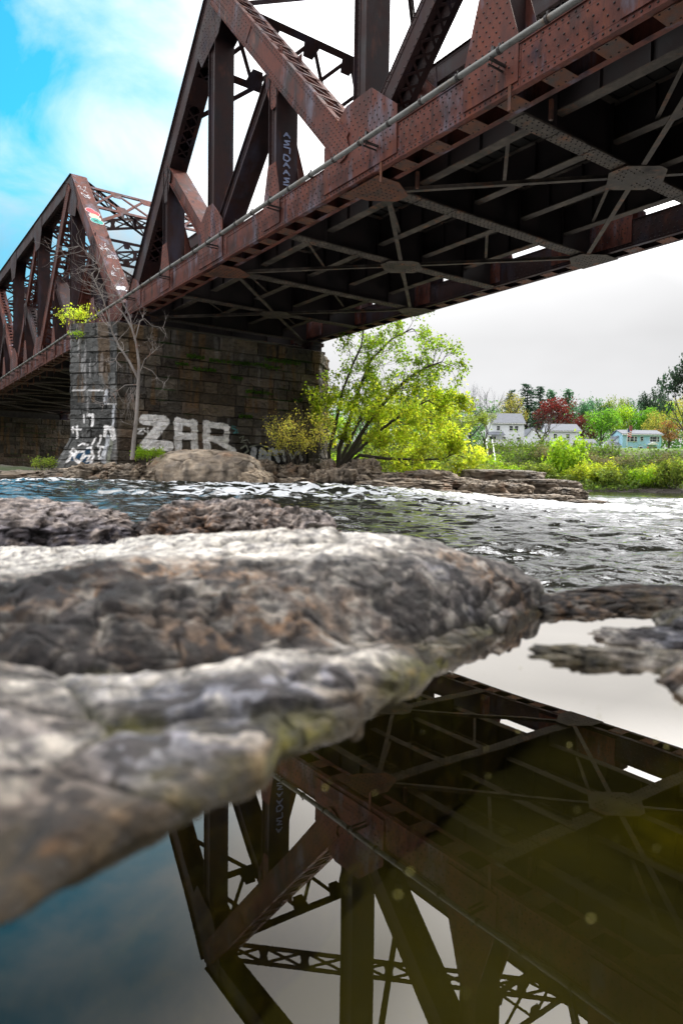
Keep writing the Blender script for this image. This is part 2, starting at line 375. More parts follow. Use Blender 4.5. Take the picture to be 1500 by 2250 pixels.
CW = .56
def diag_end(mb, t_, b_, y, near):
    # doubled, pointed end plates that lap over the joints, with dense rivets
    for (e0, e1, f) in (((nx(b_), ZLC), (nx(t_), ZTC), .20), ((nx(t_), ZTC), (nx(b_), ZLC), .33)):
        p = Vector((e0[0], 0, e0[1])); a = Vector((e1[0] - e0[0], 0, e1[1] - e0[1])); l = a.length; a.normalize(); n = Vector((-a.z, 0, a.x)); n = n if n.z > 0 else -n
        s0 = .045 * l; s1 = f * l
        pts = [p + a * (s0 + .12) - n * .30, p + a * s0 - n * .1, p + a * (s0 + .0) + n * .1, p + a * (s0 + .25) + n * .215, p + a * s1 + n * .215, p + a * s1 - n * .215, p + a * (s0 + .3) - n * .30]
        for sy in (-1, 1): mb.prism([q + Y_ * (y + sy * (.35 + .022)) for q in pts], (0, sy, 0), .014)
        if near:
            x = s0 + .1; r = 0
            while x < s1 - .04:
                for w in (-.16, -.055, .055, .16):
                    mb.rivet(p + a * (x + (.05 if w in (-.055, .16) else 0)) + n * w + Y_ * (y - .379), (0, -1, 0), .016, .011)
                x += .12 if x < s0 + 1.0 else .2
for side, ysgn in ((0, -1), (1, 1)):
    y = ysgn * YH; near = side == 0; rv = 2 if near else 0
    side_lab = 'near' if near else 'far'
    # ---- bottom chord
    mb = MB(); zc = (ZB0 + ZB1) / 2; D = ZB1 - ZB0
    for sy in (-1, 1):
        mb.box(-HALF - .3, HALF + .3, y + sy * CW / 2 - .012, y + sy * CW / 2 + .012, ZB0, ZB1)
        for zz_ in (ZB0, ZB1):
            s_ = 1 if zz_ == ZB0 else -1
            mb.box(-HALF - .3, HALF + .3, y + sy * (CW / 2 + .012), y + sy * (CW / 2 + .025), zz_ + s_ * .002, zz_ + s_ * .10)
            mb.box(-HALF - .3, HALF + .3, y + sy * (CW / 2 - .10), y + sy * (CW / 2 + .03), zz_ - s_ * .012, zz_ - s_ * .001)
    fo = y + ysgn * (CW / 2 + .012); fi = y - ysgn * (CW / 2 + .012)
    face = fo if near else fi; fn = -1                                  # both faces that the photograph sees look towards -y
    for (a, b) in ((-21.6, -20.9), (-19.4, -18.2), (-15.7, -13.9), (-12.2, -10.8), (-10.5, 2.2), (6, 9), (13, 16)):   # cover plates with dense rivets
        mb.box(a, b, face + fn * .014, face + fn * .001, ZB0 + .105, ZB1 - .105)
        if near or b < 3:
            x = a + .08; i = 0
            while x < b - .05:
                for j in range(4):
                    mb.rivet((x + (.07 if j % 2 else 0), face + fn * .014, ZB0 + .15 + j * .127), (0, fn, 0), .018, .013)
                x += .17 if near else .2; i += 1
    x = -HALF - .2
    while x < HALF:
        for zz_ in (ZB0 + .05, ZB1 - .05):
            mb.rivet((x, face + fn * .013, zz_), (0, fn, 0), .018, .013)
        x += .12 if x < 4 else .3
    for i in range(1, 12):                                              # splice lines
        mb.box(nx(i) + .62, nx(i) + .66, face + fn * .02, face + fn * .001, ZB0 + .004, ZB1 - .004)
    mb.box(-HALF - .3, HALF + .3, y - CW / 2 - .05, y + CW / 2 + .05, ZB1 + .004, ZB1 + .016)  # unseen top cover, added to keep light out of the chord
    mb.build('bottom_chord', [M['rust'], M['rivet']] if near else DM, span)
    mb = MB(); x = -HALF
    while x < HALF:                                                     # batten plates that close its underside
        mb.box(x, x + .42, y - CW / 2 + .09, y + CW / 2 - .09, ZB0 - .024, ZB0 - .014)
        for q in range(3):
            for r_ in (-1, 1): mb.rivet((x + .07 + q * .14, y + r_ * (CW / 2 - .13), ZB0 - .024), (0, 0, -1), .016, .011)
        x += .94
    mb.build('batten_plates', [M['orange'], M['rivet']], span)
    # ---- top chord, end posts
    mb = MB(); member(mb, (nx(2), ZTC), (nx(10), ZTC), y, CW, .66, 'plate', 'lattice', 1 if near else 0); mb.build('top_chord', DM, span)
    for (i0, i2) in ((0, 2), (12, 10)):
        mb = MB(); member(mb, (nx(i0), ZLC), (nx(i2), ZTC), y, CW, .66, 'plate', 'lattice', rv)
        a = Vector((nx(i2) - nx(i0), 0, ZTC - ZLC)); l = a.length; a.normalize(); n = Vector((-a.z, 0, a.x)); n = n if n.z > 0 else -n
        for q in (.16, .36, .52, .75):                                   # stay plates between the lacing
            mb.obox(Vector((nx(i0), y, ZLC)) + a * l * q - n * (.33 + .03), a, Y_, n, .42, CW / 2 - .01, .006)
        for q in range(int(l / .16)):                                    # rivets on the cover plate
            for e in (-1, 1): mb.rivet(Vector((nx(i0), y, ZLC)) + a * (q + .5) * .16 + n * (.33 + .029) + Y_ * e * (CW / 2 - .0), n, .016, .011)
        for q in range(16):
            for e in range(5): mb.rivet(Vector((nx(i0), y, ZLC)) + a * (.5 + q * .12) + n * (.33 + .029) + Y_ * (e - 2) * .1, n, .016, .011)
        mb.build('end_post', [M['rust'], M['rivet']] if i0 == 12 else DM, span)
    # ---- verticals
    for i in (2, 4, 6, 8, 10):
        mb = MB(); member(mb, (nx(i), ZB1 - .3), (nx(i), ZTC - .33), y, .46, .38, 'plate', 'plate', 1 if near and i < 7 else 0, flange=.1)
        mb.build('vertical_post', DM, span)
    for i in (1, 3, 5, 7, 9, 11):
        mb = MB(); member(mb, (nx(i), ZB1 - .3), (nx(i), (ZLC + ZTC) / 2), y, .46, .34, 'plate', 'plate', 1 if near and i < 7 else 0, flange=.1)
        mb.build('sub_post', DM, span)
    # ---- diagonals
    for (t_, b_) in ((2, 4), (10, 8)):
        mb = MB(); member(mb, (nx(t_) * .975 + nx(b_) * .025, ZTC - .2), (nx(t_) * .07 + nx(b_) * .93, ZLC * .93 + ZTC * .07), y, .70, .62, 'batten', 'batten', rv); diag_end(mb, t_, b_, y, near); mb.build('diagonal', RM, span)
    for (t_, b_) in ((4, 6), (8, 6)):
        mb = MB(); member(mb, (nx(t_), ZTC), (nx(b_), ZLC), y, .50, .46, 'lattice', 'lattice', 1 if near and t_ == 4 else 0); mb.build('diagonal', RM, span)
    for (m_, b_) in ((1, 2), (3, 2), (5, 4), (11, 10), (9, 10), (7, 8)):
        wide = m_ in (5, 7)
        mb = MB(); member(mb, (nx(m_), (ZLC + ZTC) / 2), (nx(b_), ZLC + .2), y, .50 if wide else .44, .44 if wide else .34, 'lattice' if wide else 'plate', 'lattice' if wide else 'plate', 1 if near and m_ < 6 else 0); mb.build('sub_diagonal', RM if m_ in (1, 11) else DM, span)
    # ---- gussets
    for i in range(13):
        x = nx(i); mb = MB()
        if i in (4, 8): poly = [(x - 1.3, ZB0 + .1), (x + 1.3, ZB0 + .1), (x + 1.3, ZB0 + 1.05), (x + .45, ZB0 + 1.75), (x - .45, ZB0 + 1.75), (x - 1.3, ZB0 + 1.15)]
        elif i in (2, 10): poly = [(x - .85, ZB0 + .1), (x + .85, ZB0 + .1), (x + .85, ZB0 + 1.2), (x + .15, ZB0 + 1.85), (x - .25, ZB0 + 1.85), (x - .85, ZB0 + 1.35)]
        elif i == 6: poly = [(x - 1.3, ZB0 + .1), (x + 1.3, ZB0 + .1), (x + 1.3, ZB0 + 1.5), (x + .3, ZB0 + 2.2), (x - .3, ZB0 + 2.2), (x - 1.3, ZB0 + 1.5)]
        elif i in (0, 12):
            s_ = 1 if i == 0 else -1; poly = [(x - s_ * .5, ZB0 + .1), (x + s_ * 1.3, ZB0 + .1), (x + s_ * 1.3, ZB0 + .75), (x + s_ * .9, ZB0 + 1.1), (x + s_ * .4, ZB0 + 1.3), (x - s_ * .3, ZB0 + .9)]
        else:
            h = 2.15 if i in (5, 7) else 1.7; w = .62 if i in (5, 7) else .42
            poly = [(x - w, ZB0 + .1), (x + w, ZB0 + .1), (x + w, ZB0 + .8), (x + .2, ZB0 + h), (x - .2, ZB0 + h), (x - w, ZB0 + .8)]
        gusset(mb, poly, y, CW + (.02 if i % 2 else .028), sp=.15); mb.build('gusset_plate', RM, span)
    for i in (2, 4, 6, 8, 10):                                           # top joints
        x = nx(i); mb = MB()
        poly = [(x - 1.0, ZTC - .33), (x - 1.0, ZTC + .28), (x + 1.0, ZTC + .28), (x + 1.0, ZTC - .45), (x + .45, ZTC - 1.35), (x - .55, ZTC - 1.35)]
        if i == 2: poly = [(x - 1.15, ZTC - 1.3), (x - .1, ZTC + .22), (x + .9, ZTC + .25), (x + 1.0, ZTC - .6), (x + .45, ZTC - 1.5), (x - .75, ZTC - 1.95)]
        if i == 10: poly = [(2 * x - a_, b_) for a_, b_ in [(x - 1.15, ZTC - 1.3), (x - .1, ZTC + .22), (x + .9, ZTC + .25), (x + 1.0, ZTC - .6), (x + .45, ZTC - 1.5), (x - .75, ZTC - 1.95)]]
        gusset(mb, poly, y, CW - .01, sp=.16); mb.build('gusset_plate', DM, span)
    for i in (1, 3, 5, 7, 9, 11):                                        # joints half-way up
        x = nx(i); zm = (ZLC + ZTC) / 2; mb = MB(); s_ = 1 if i in (1, 7, 9) else -1
        poly = [(x - .42, zm + .25), (x + .42, zm + .25), (x + .42, zm - .45), (x + .1, zm - 1.15), (x - .1, zm - 1.15), (x - .42, zm - .45)]
        gusset(mb, poly, y, .51, sp=.13); mb.build('gusset_plate', RM if i in (3, 9) else DM, span)
    # ---- knee plates that stiffen the posts above the floor beams
    for i in range(1, 12):
        x = nx(i); mb = MB(); yi = y - ysgn * .26
        mb.prism([(x, yi, ZB1 - .1), (x, yi - ysgn * .62, ZB1 + .25), (x, yi - ysgn * .5, ZB1 + .55), (x, yi - ysgn * .14, ZB1 + 1.75), (x, yi, ZB1 + 1.8)], X_, .02)
        mb.prism([(x + .03, yi - ysgn * .62, ZB1 + .25), (x + .03, yi - ysgn * .14, ZB1 + 1.75), (x - .1, yi - ysgn * .14, ZB1 + 1.75), (x - .1, yi - ysgn * .62, ZB1 + .25)], (0, 1, .3), .014)
        mb.build('knee_plate', RM, span)
# ---- floor beams with their bottom flanges
for i in range(13):
    x = nx(i); mb = MB(); y0, y1 = -YH + .3, YH - .3
    mb.box(x - .011, x + .011, y0, y1, ZB0 + .02, 7.86)
    for e in (0, 1):
        zt = 7.86 if e else ZB0 + .004
        mb.box(x - .18, x + .18, y0, y1, zt - .012, zt + .012, 2)
    for k in (-2.62, -.85, .85, 2.62):
        for s_ in (-1, 1): mb.box(x + s_ * .013, x + s_ * .10, k - .15, k - .135, ZB0 + .03, 7.84)
    for (a, b) in ((-3.75, -2.75), (-2.72, -1.7), (-1.66, 1.66), (1.7, 2.72)):
        mb.box(x - .176, x + .176, a, b, ZB0 - .022, ZB0 - .009, 2)
    if i < 9:
        yy = y0 + .1; k = 0
        while yy < y1:
            for s_ in (-.14, -.06, .06, .14): mb.rivet((x + s_, yy + (.06 if abs(s_) < .1 else 0), ZB0 - .022), (0, 0, -1), .017, .012)
            yy += .14
    mb.build('floor_beam', [M['floor'], M['rivet'], M['under']], span)
# ---- stringers under the two tracks
for yk in (-2.62, -.85, .85, 2.62):
    mb = MB(); mb.box(-HALF, HALF, yk - .008, yk + .008, 7.14, 7.88)
    for zt in (7.13, 7.875): mb.box(-HALF, HALF, yk - .12, yk + .12, zt - .012, zt + .012, 1)
    for i in range(12):
        for q in range(1, 4): mb.box(nx(i) + q * PL / 4 - .008, nx(i) + q * PL / 4 + .008, yk - .1, yk + .1, 7.15, 7.86)
    mb.build('stringer', [M['floor'], M['under']], span)
for i in range(12):
    for a, b in ((-2.62, -.85), (.85, 2.62)):
        for q in range(1):
            xa = nx(i) + q * PL / 2 + .9; xb = xa + PL / 2 - .2; mb = MB()
            mb.bar((xa, a if q else b, 7.19), (xb, b if q else a, 7.19), Z_, .08, .012); mb.build('stringer_brace', M['under'], span)
# ---- bottom laterals: one cross per main panel, a plate where they meet and at each chord
for i in (0, 2, 4, 6, 8, 10):
    x0, x1, xm = nx(i), nx(i + 2), nx(i + 1)
    for e in (-1, 1):
        for (xa, ya, xb, yb) in ((x0, e * (YH - .5), xm, 0), (x1, e * (YH - .5), xm, 0)):
            mb = MB(); z = ZB0 - .05
            mb.bar((xa, ya, z), (xb, yb, z), Z_, .11, .012); mb.bar((xa, ya, z + .05), (xb, yb, z + .05), Z_, .012, .09)
            mb.build('lateral_brace', M['under'], span)
    mb = MB(); z = ZB0 - .072
    poly = [(xm - .62, -.12), (xm - .62, .12), (xm - .2, .66), (xm + .2, .66), (xm + .62, .12), (xm + .62, -.12), (xm + .2, -.66), (xm - .2, -.66)]
    mb.prism([(a, b, z) for a, b in poly], (0, 0, -1), .014)
    for a in np.arange(-.72, .73, .12):
        for b in np.arange(-.85, .86, .12):
            r1 = abs(a) / .62 + abs(b) / .72
            if .4 < r1 < .92 and (abs(abs(a) - abs(b) * .85) < .13 or abs(a) < .17): mb.rivet((xm + a, b, z - .008), (0, 0, -1), .017, .012)
    mb.build('lateral_gusset', [M['under'], M['rivet']], span)
for i in range(0, 13, 2):
    for e in (-1, 1):
        x = nx(i); mb = MB(); z = ZB0 - .066
        poly = [(x - .58, e * (YH + .22)), (x + .58, e * (YH + .22)), (x + .58, e * (YH - .35)), (x + .2, e * (YH - .95)), (x - .2, e * (YH - .95)), (x - .58, e * (YH - .35))]
        mb.prism([(a, b, z) for a, b in poly], (0, 0, -1), .014)
        for a in np.arange(-.5, .51, .125):
            for b in np.arange(0, .95, .125):
                if abs(a) < .5 - max(0, b - .45) * .6 and random.random() < .85: mb.rivet((x + a, e * (YH + .15 - b), z - .008), (0, 0, -1), .017, .012)
        mb.build('lateral_gusset', [M['orange'] if e < 0 else M['under'], M['rivet']], span)
# ---- deck
mb = MB(); mb.box(-HALF - .5, HALF + .5, -3.05, 3.05, 7.93, 8.16)
k = 0; x = -HALF - .4
while x < HALF + .4:
    mb.box(x, x + .24, -3.3 - .08 * (k % 3 == 0), 3.3, 7.90, 8.14); x += .36; k += 1
for yk in (-2.45, -.95, .95, 2.45): mb.box(-HALF - .5, HALF + .5, yk - .035, yk + .035, 8.165, 8.32)
mb.build('timber_deck', M['deck'], span)
# ---- portals, sway frames and top laterals
for (i0, i2) in ((0, 2), (12, 10)):
    mb = MB(); a = Vector((nx(i0) - nx(i2), 0, ZLC - ZTC)).normalized()
    t0 = Vector((nx(i2), 0, ZTC)) + a * .15; b0 = t0 + a * 1.9
    yy = YH - .3
    lattice_frame(mb, t0 - Y_ * yy, t0 + Y_ * yy, b0 - Y_ * yy, b0 + Y_ * yy, 5, ch=.22, bw=.12, pl=.55)
    for e in (-1, 1): mb.bar(b0 + Y_ * e * yy + a * 1.5, b0 + Y_ * e * (yy - 1.6), X_, .14, .014)
    mb.build('portal_frame', RM if i0 == 12 else DM, span)
for i in (4, 6, 8):
    mb = MB(); x = nx(i); yy = YH - .28
    lattice_frame(mb, (x, -yy, ZTC + .1), (x, yy, ZTC + .1), (x, -yy, ZTC - 1.3), (x, yy, ZTC - 1.3), 5, ch=.18, bw=.07, pl=.42); mb.build('sway_frame', DM, span)
for i in (2, 4, 6, 8):
    for e in (-1, 1):
        mb = MB(); xa, xb = nx(i), nx(i + 2); yy = YH - .28; o_ = .03 * e
        lattice_frame(mb, (xa, -e * yy, ZTC + .27 + o_), (xb, e * yy, ZTC + .27 + o_), (xa, -e * yy, ZTC - .25 + o_), (xb, e * yy, ZTC - .25 + o_), 8, ch=.15, bw=.07, pl=.32); mb.build('top_lateral', DM, span)
# ---- bearings over the piers
for e in (-1, 1):
    for ex in (-1, 1):
        mb = MB(); x = ex * (HALF - .05); y = e * YH
        mb.box(x - .45, x + .45, y - .4, y + .4, 6.14, 6.26); mb.box(x - .3, x + .3, y - .3, y + .3, 6.262, 6.5); mb.box(x - .4, x + .4, y - .36, y + .36, 6.502, 6.66)
        for q in (-.2, 0, .2): mb.box(x + q - .012, x + q + .012, y - .36, y - .304, 6.27, 6.49)
        mb.build('bearing', M['rustdark'], span)
# paint on the posts of the photograph: strokes lie 2 mm proud of the plate
M['white_paint'] = flat('white_spray_paint', (.55, .56, .60), .7); M['paleblue_paint'] = flat('pale_blue_spray_paint', (.30, .36, .55), .7)
def strokes(mb, org, ex, ez, nrm, lines, w=.03):
    for ln in lines:
        for k_ in range(len(ln) - 1):
            a, b = ln[k_], ln[k_ + 1]
            mb.bar(Vector(org) + Vector(ex) * a[0] + Vector(ez) * a[1], Vector(org) + Vector(ex) * b[0] + Vector(ez) * b[1], nrm, w, .003)
far_span = copy_tree(span)
far_span.location = U * 51.0 + V_ * VC
far_span['label'] = 'second rusty truss span standing beyond the stone pier at left, with painted end post'
# vertical lettering on the side of the post right of the long diagonal (broad dark face)
rg = random.Random(4)
mb = MB(); x = nx(3) + .17 + .04
zz0 = 9.25
for k in range(9):
    z1 = zz0 - k * .19; c0 = rg.uniform(-.02, .02)
    mb_l = [[(-.1, z1), (.09, z1 + .01), (.08, z1 - .13)], [(-.1, z1 - .12), (-.02, z1), (.09, z1 - .12), (.05, z1 - .06), (-.07, z1 - .06)], [(-.09, z1), (-.1, z1 - .13), (.02, z1 - .15), (.1, z1 - .07), (.02, z1), (-.09, z1)],
            [(.09, z1), (-.08, z1 - .03), (.07, z1 - .09), (-.1, z1 - .14)], [(-.1, z1 - .14), (-.1, z1), (.0, z1 - .07), (.1, z1), (.1, z1 - .14)]]; mb_l = [mb_l[(k * 7 + 1) % 5 if k != 4 else 1]]
    strokes(mb, (x, -YH, 0), (0, 1, 0), (0, 0, 1), (1, 0, 0), mb_l, .035)
mb.build('graffiti_lettering', M['paleblue_paint'], span)
# the far span's end post: bubble letters and white tags on the broad cover plate
aP = Vector((nx(10) - nx(12), 0, ZTC - ZLC)); lP = aP.length; aP.normalize(); nP = Vector((-aP.z, 0, aP.x)); nP = nP if nP.z > 0 else -nP
org = Vector((nx(12), -YH, ZLC)) + nP * (.33 + .034)
def blob(mb, c, r, n_=14, off=0, ez=Y_, sq=1.0, mi=0):
    mb.prism([org + nP * off + aP * (c[0] + r * math.cos(q * 2 * math.pi / n_) * sq) + Y_ * (c[1] + r * math.sin(q * 2 * math.pi / n_)) for q in range(n_)], nP, .003, mi)
gm = [flat('red_spray_paint', (.42, .02, .03)), flat('cream_spray_paint', (.62, .55, .30)), flat('teal_spray_paint', (.0, .28, .24)), M['white_paint'], M['clamp']]
c0 = lP * .62
for k, (da, db, r, ci) in enumerate(((.75, -.10, .20, 0), (.55, .08, .21, 0), (.28, -.02, .20, 1), (.12, .10, .15, 1), (-.12, -.02, .23, 2), (-.2, .14, .18, 2))):
    mb = MB(); blob(mb, (c0 + da, db), r + .03, off=.002 + k * .001, mi=3); blob(mb, (c0 + da, db), r, off=.006 + k * .001, mi=ci); mb.build('painted_letter', gm, far_span)
mb = MB()
for (a, b) in (((c0 - .22, -.1), (c0 - .05, .08)), ((c0 - .22, .08), (c0 - .05, -.1))): mb.bar(org + nP * .02 + aP * a[0] + Y_ * a[1], org + nP * .02 + aP * b[0] + Y_ * b[1], nP, .03, .003, 4)
mb.build('painted_cross', gm, far_span)
for k in range(26):
    mb = MB()
    ca = rg.choice((rg.uniform(.18, .42), rg.uniform(.78, .9))) * lP; cb = rg.uniform(-.2, .2); pts = [(ca, cb)]
    for q in range(4): pts.append((pts[-1][0] + rg.uniform(-.16, .16), max(-.28, min(.28, pts[-1][1] + rg.uniform(-.14, .14)))))
    for a, b in zip(pts[:-1], pts[1:]): mb.bar(org + nP * .003 + aP * a[0] + Y_ * a[1], org + nP * .003 + aP * b[0] + Y_ * b[1], nP, .022, .003, 3)
    mb.build('scrawl', gm, far_span)
# overspray at the foot of the post
mb = MB()
for k in range(9): blob(mb, (rg.uniform(1.1, 1.35), rg.uniform(-.2, .2)), rg.uniform(.05, .13), off=.004 + k * .0006, mi=3)
mb.build('overspray', gm, far_span)
# ---------------------------------------------------------------- the utility pipe hung on the near side
py_ = 8.62; pz_ = 7.27
pipe = empty('utility_pipe', SV(-3, py_, pz_), 0, label='long pale galvanised pipe clamped along the near side of both bridge spans', cat='pipe')
def pp_(s, v, z): return SV(s, v, z) - pipe.location
mb = MB(); mb.tube([pp_(s, py_, pz_ + .01 * math.sin(s * .9)) for s in np.arange(-3, 74, 1.5)], .052, 12)
mb.build('pipe_run', M['pipe'], pipe, smooth=True)
s = -2.5
while s < 73:
    mb = MB()
    mb.tube([pp_(s, py_, pz_ + .01 * math.sin(s * .9)), pp_(s + .05, py_, pz_ + .01 * math.sin(s * .9))], .068, 10)
    mb.obox(pp_(s + .025, py_, pz_ + .09), U, V_, Z_, .015, .012, .025); s += .94
    mb.build('collar', M['clamp'], pipe)
for k, s in enumerate([0.7, 4.55, 8.0, 11.4, 15.4, 19.0, 22.9, 26.4] + [30.2 + 1.9 * q for q in range(20)]):
    mb = MB()
    mb.obox(pp_(s, py_ + .17, pz_ - .085), U, V_, Z_, .022, .27, .018); mb.obox(pp_(s + .06, py_ + .14, pz_ - .14), U, V_, Z_, .014, .2, .012)
    mb.obox(pp_(s, py_, pz_ + .07), U, V_, Z_, .03, .03, .05); mb.tube([pp_(s + .03, py_, pz_ - .13), pp_(s + .03, py_, pz_ + .16)], .012, 6)
    mb.build('pipe_bracket', M['clamp'], pipe)
    if k in (1, 2, 3) or k > 7:
        mb = MB(); mb.obox(pp_(s - .1, 8.93, 6.95 if k < 7 else 7.0), U, V_, Z_, .03, .008, .52 if k < 7 else .45); mb.obox(pp_(s - .07, 8.95, 6.95 if k < 7 else 7.0), U, V_, Z_, .006, .03, .52 if k < 7 else .45)
        mb.build('hanger_strip', M['orange'], pipe)
        mb = MB(); mb.obox(pp_(s - .3, 9.75, 6.62), U, V_, Z_, .03, .03, .17); mb.build('hanger_strip', M['orange'], pipe)
# ================================================================ stone piers
def ray_plane(px, py, p0, n):
    d = CR @ Vector(((px - 750) / 1500, -(py - 1125) / 1500, -1)); o = Vector((0, 0, CAMH))
    return o + d * ((Vector(p0) - o).dot(n) / d.dot(n))
def pier(name, s0, s1, va, vb, tipn, tipf, z0, z1, res, label, paint=None, seed=1, dark=1.0):
    sm = (s0 + s1) / 2
    loop = [(s0, va), (s0, vb), (sm, tipf), (s1, vb), (s1, va), (sm, tipn), (s0, va)]
    org = SV(sm, (va + vb) / 2, z0)
    hgt = z1 - z0; nb = int(hgt / res) + 1; b = np.linspace(0, hgt, nb)
    A = []; Nn = []; arc = []; fid = []; acc = 0
    for k in range(6):
        p, q = np.array(loop[k]), np.array(loop[k + 1]); l = np.linalg.norm(q - p); vis = k in (0, 1, 5)
        n = max(2, int(l / (res if vis else .2))); t = (np.arange(n)) / n
        d = (q - p) / l; nr = np.array([d[1], -d[0]]) * (-1)
        c = np.array([sm, (va + vb) / 2]); 
        if nr @ ((p + q) / 2 - c) < 0: nr = -nr
        A.append(p[None] + t[:, None] * (q - p)); Nn.append(np.repeat(nr[None], n, 0)); arc.append(acc + t * l); fid.append(np.full(n, k)); acc += l
    A = np.concatenate(A + [A[0][:1]]); Nn = np.concatenate(Nn + [Nn[0][:1]]); arc = np.concatenate(arc + [[acc]]); fid = np.concatenate(fid + [[0]])
    nc = len(A); AA, BB = np.meshgrid(arc, b); S = np.repeat(A[None, :, 0], nb, 0); Vv = np.repeat(A[None, :, 1], nb, 0)
    # courses of blocks
    rg = np.random.RandomState(seed); zc = [0]; 
    while zc[-1] < hgt - .56 - .25: zc.append(zc[-1] + rg.choice([.36, .40, .43, .47, .5]))
    zc[-1] = hgt - .56; zc.append(hgt + .01); zc = np.array(zc)
    wob = .012 * fbm(np.stack([AA * .7, BB * 3, AA * 0], -1), 1, 2, seed)
    ci = np.clip(np.searchsorted(zc, BB + wob, side='right') - 1, 0, len(zc) - 2)
    dz = np.minimum(BB + wob - zc[ci], zc[ci + 1] - BB - wob)
    off = np.zeros_like(AA); tone = np.zeros_like(AA); tint = np.zeros_like(AA); dx = np.zeros_like(AA)
    for c in range(len(zc) - 1):
        m = ci == c; br = [0]
        while br[-1] < acc: br.append(br[-1] + rg.choice([.45, .6, .75, .9, 1.1, 1.35, 1.6]) * (1.3 if c == len(zc) - 2 else 1))
        br = np.array(br); bi = np.clip(np.searchsorted(br, AA[m], side='right') - 1, 0, len(br) - 2)
        dx[m] = np.minimum(AA[m] - br[bi], br[bi + 1] - AA[m]); o_ = rg.uniform(-.028, .03, len(br)); t_ = rg.uniform(.5, 1.6, len(br)); u_ = rg.uniform(0, 1, len(br))
        off[m] = o_[bi]; tone[m] = t_[bi]; tint[m] = u_[bi]
    e = np.minimum(dz, dx); g = sstep(0.0, .03, e)
    p3 = np.stack([S, Vv, BB], -1)
    fh, fe = facet(p3 * np.array([1, 1, 1.6]), 3.2, seed + 40)
    D = off * g + .045 * fh * g - .05 * (1 - g) + .03 * fbm(p3, 2.6, 5, seed + 5) * g + .02 * fbm(p3, 7, 3, seed + 8, ridge=True) * g + np.where(ci == len(zc) - 2, .05, 0) * g
    # the pointed ends flare out at the foot
    fl = np.clip(1 - BB / 1.55, 0, 1) * .95
    wt_ = np.where(Vv < va, (va - Vv) / (va - tipn), 0) * -1 + np.where(Vv > vb, (Vv - vb) / (tipf - vb), 0)
    nx_ = Nn[None, :, 0]; nv_ = Nn[None, :, 1]
    batter = (hgt - BB) * .012
    S2 = S + nx_ * (D + batter); V2 = Vv + nv_ * (D + batter) + wt_ * fl
    X3 = S2[..., None] * np.array(U) + V2[..., None] * np.array(V_) + (BB + z0)[..., None] * np.array([0, 0, 1.]) - np.array(org)
    # stone colour per block, pale mineral runs, moss in the joints
    st = np.array([.105, .083, .058]); gr = np.array([.082, .085, .085]); rd = np.array([.13, .072, .048])
    nose = (fid == 5)[None] | (fid == 4)[None]
    base = st[None, None] * (1 - tint[..., None] * .35) + rd * (tint[..., None] > .82) * .3
    nz = sstep(-.6, .5, fbm(p3, .8, 3, seed + 3))[..., None]
    base = base * (1 - .55 * nz) + gr * .40 * nz
    base = np.where(nose[..., None], gr * 1.35, base) * tone[..., None] * dark
    stn = fbm(np.stack([AA * 5, BB * .55, AA * 0 + 3], -1), 1, 4, seed + 11)
    stn2 = fbm(np.stack([AA * 2.2, BB * .9, AA * 0 + 9], -1), 1, 4, seed + 12)
    wk = sstep(.12, .45, stn) * sstep(-.1, .3, stn2) * np.where(nose, 1.0, .16)
    base = base * (1 - wk[..., None]) + np.array([.46, .46, .47]) * wk[..., None] * dark
    br_ = sstep(.1, .4, fbm(np.stack([AA * 3.5, BB * .4, AA * 0 + 21], -1), 1, 3, seed + 15)) * (BB > 3) * .6
    base = base * (1 - br_[..., None]) + np.array([.13, .075, .03]) * br_[..., None]
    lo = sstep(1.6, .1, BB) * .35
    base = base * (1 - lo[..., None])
    mo = (1 - sstep(.0, .055, dz)) * sstep(.05, .35, fbm(p3, 1.1, 3, seed + 20)) * sstep(1.2, 3.0, BB) * (~nose)
    base = base * (1 - mo[..., None]) + np.array([.03, .075, .012]) * mo[..., None]
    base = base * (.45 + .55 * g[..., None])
    if paint is not None: base = paint(base, S, Vv, BB + z0, fid[None] + 0 * BB, p3)
    par = empty(name, org, label=label, cat='pier', group='stone bridge piers')
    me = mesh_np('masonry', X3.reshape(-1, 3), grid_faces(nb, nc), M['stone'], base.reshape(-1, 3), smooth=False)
    new_obj('masonry', me, par)
    mb = MB(); 
    mb.prism([SV(a, c, z1 - .03) - org for a, c in loop[:-1]], (0, 0, 1), .06); mb.build('pier_top', M['stone_plain'], par)
    return par
M['stone_plain'] = pmat('granite_top', [(.06, .055, .05), (.12, .11, .10)], scale=3, rough=.85)
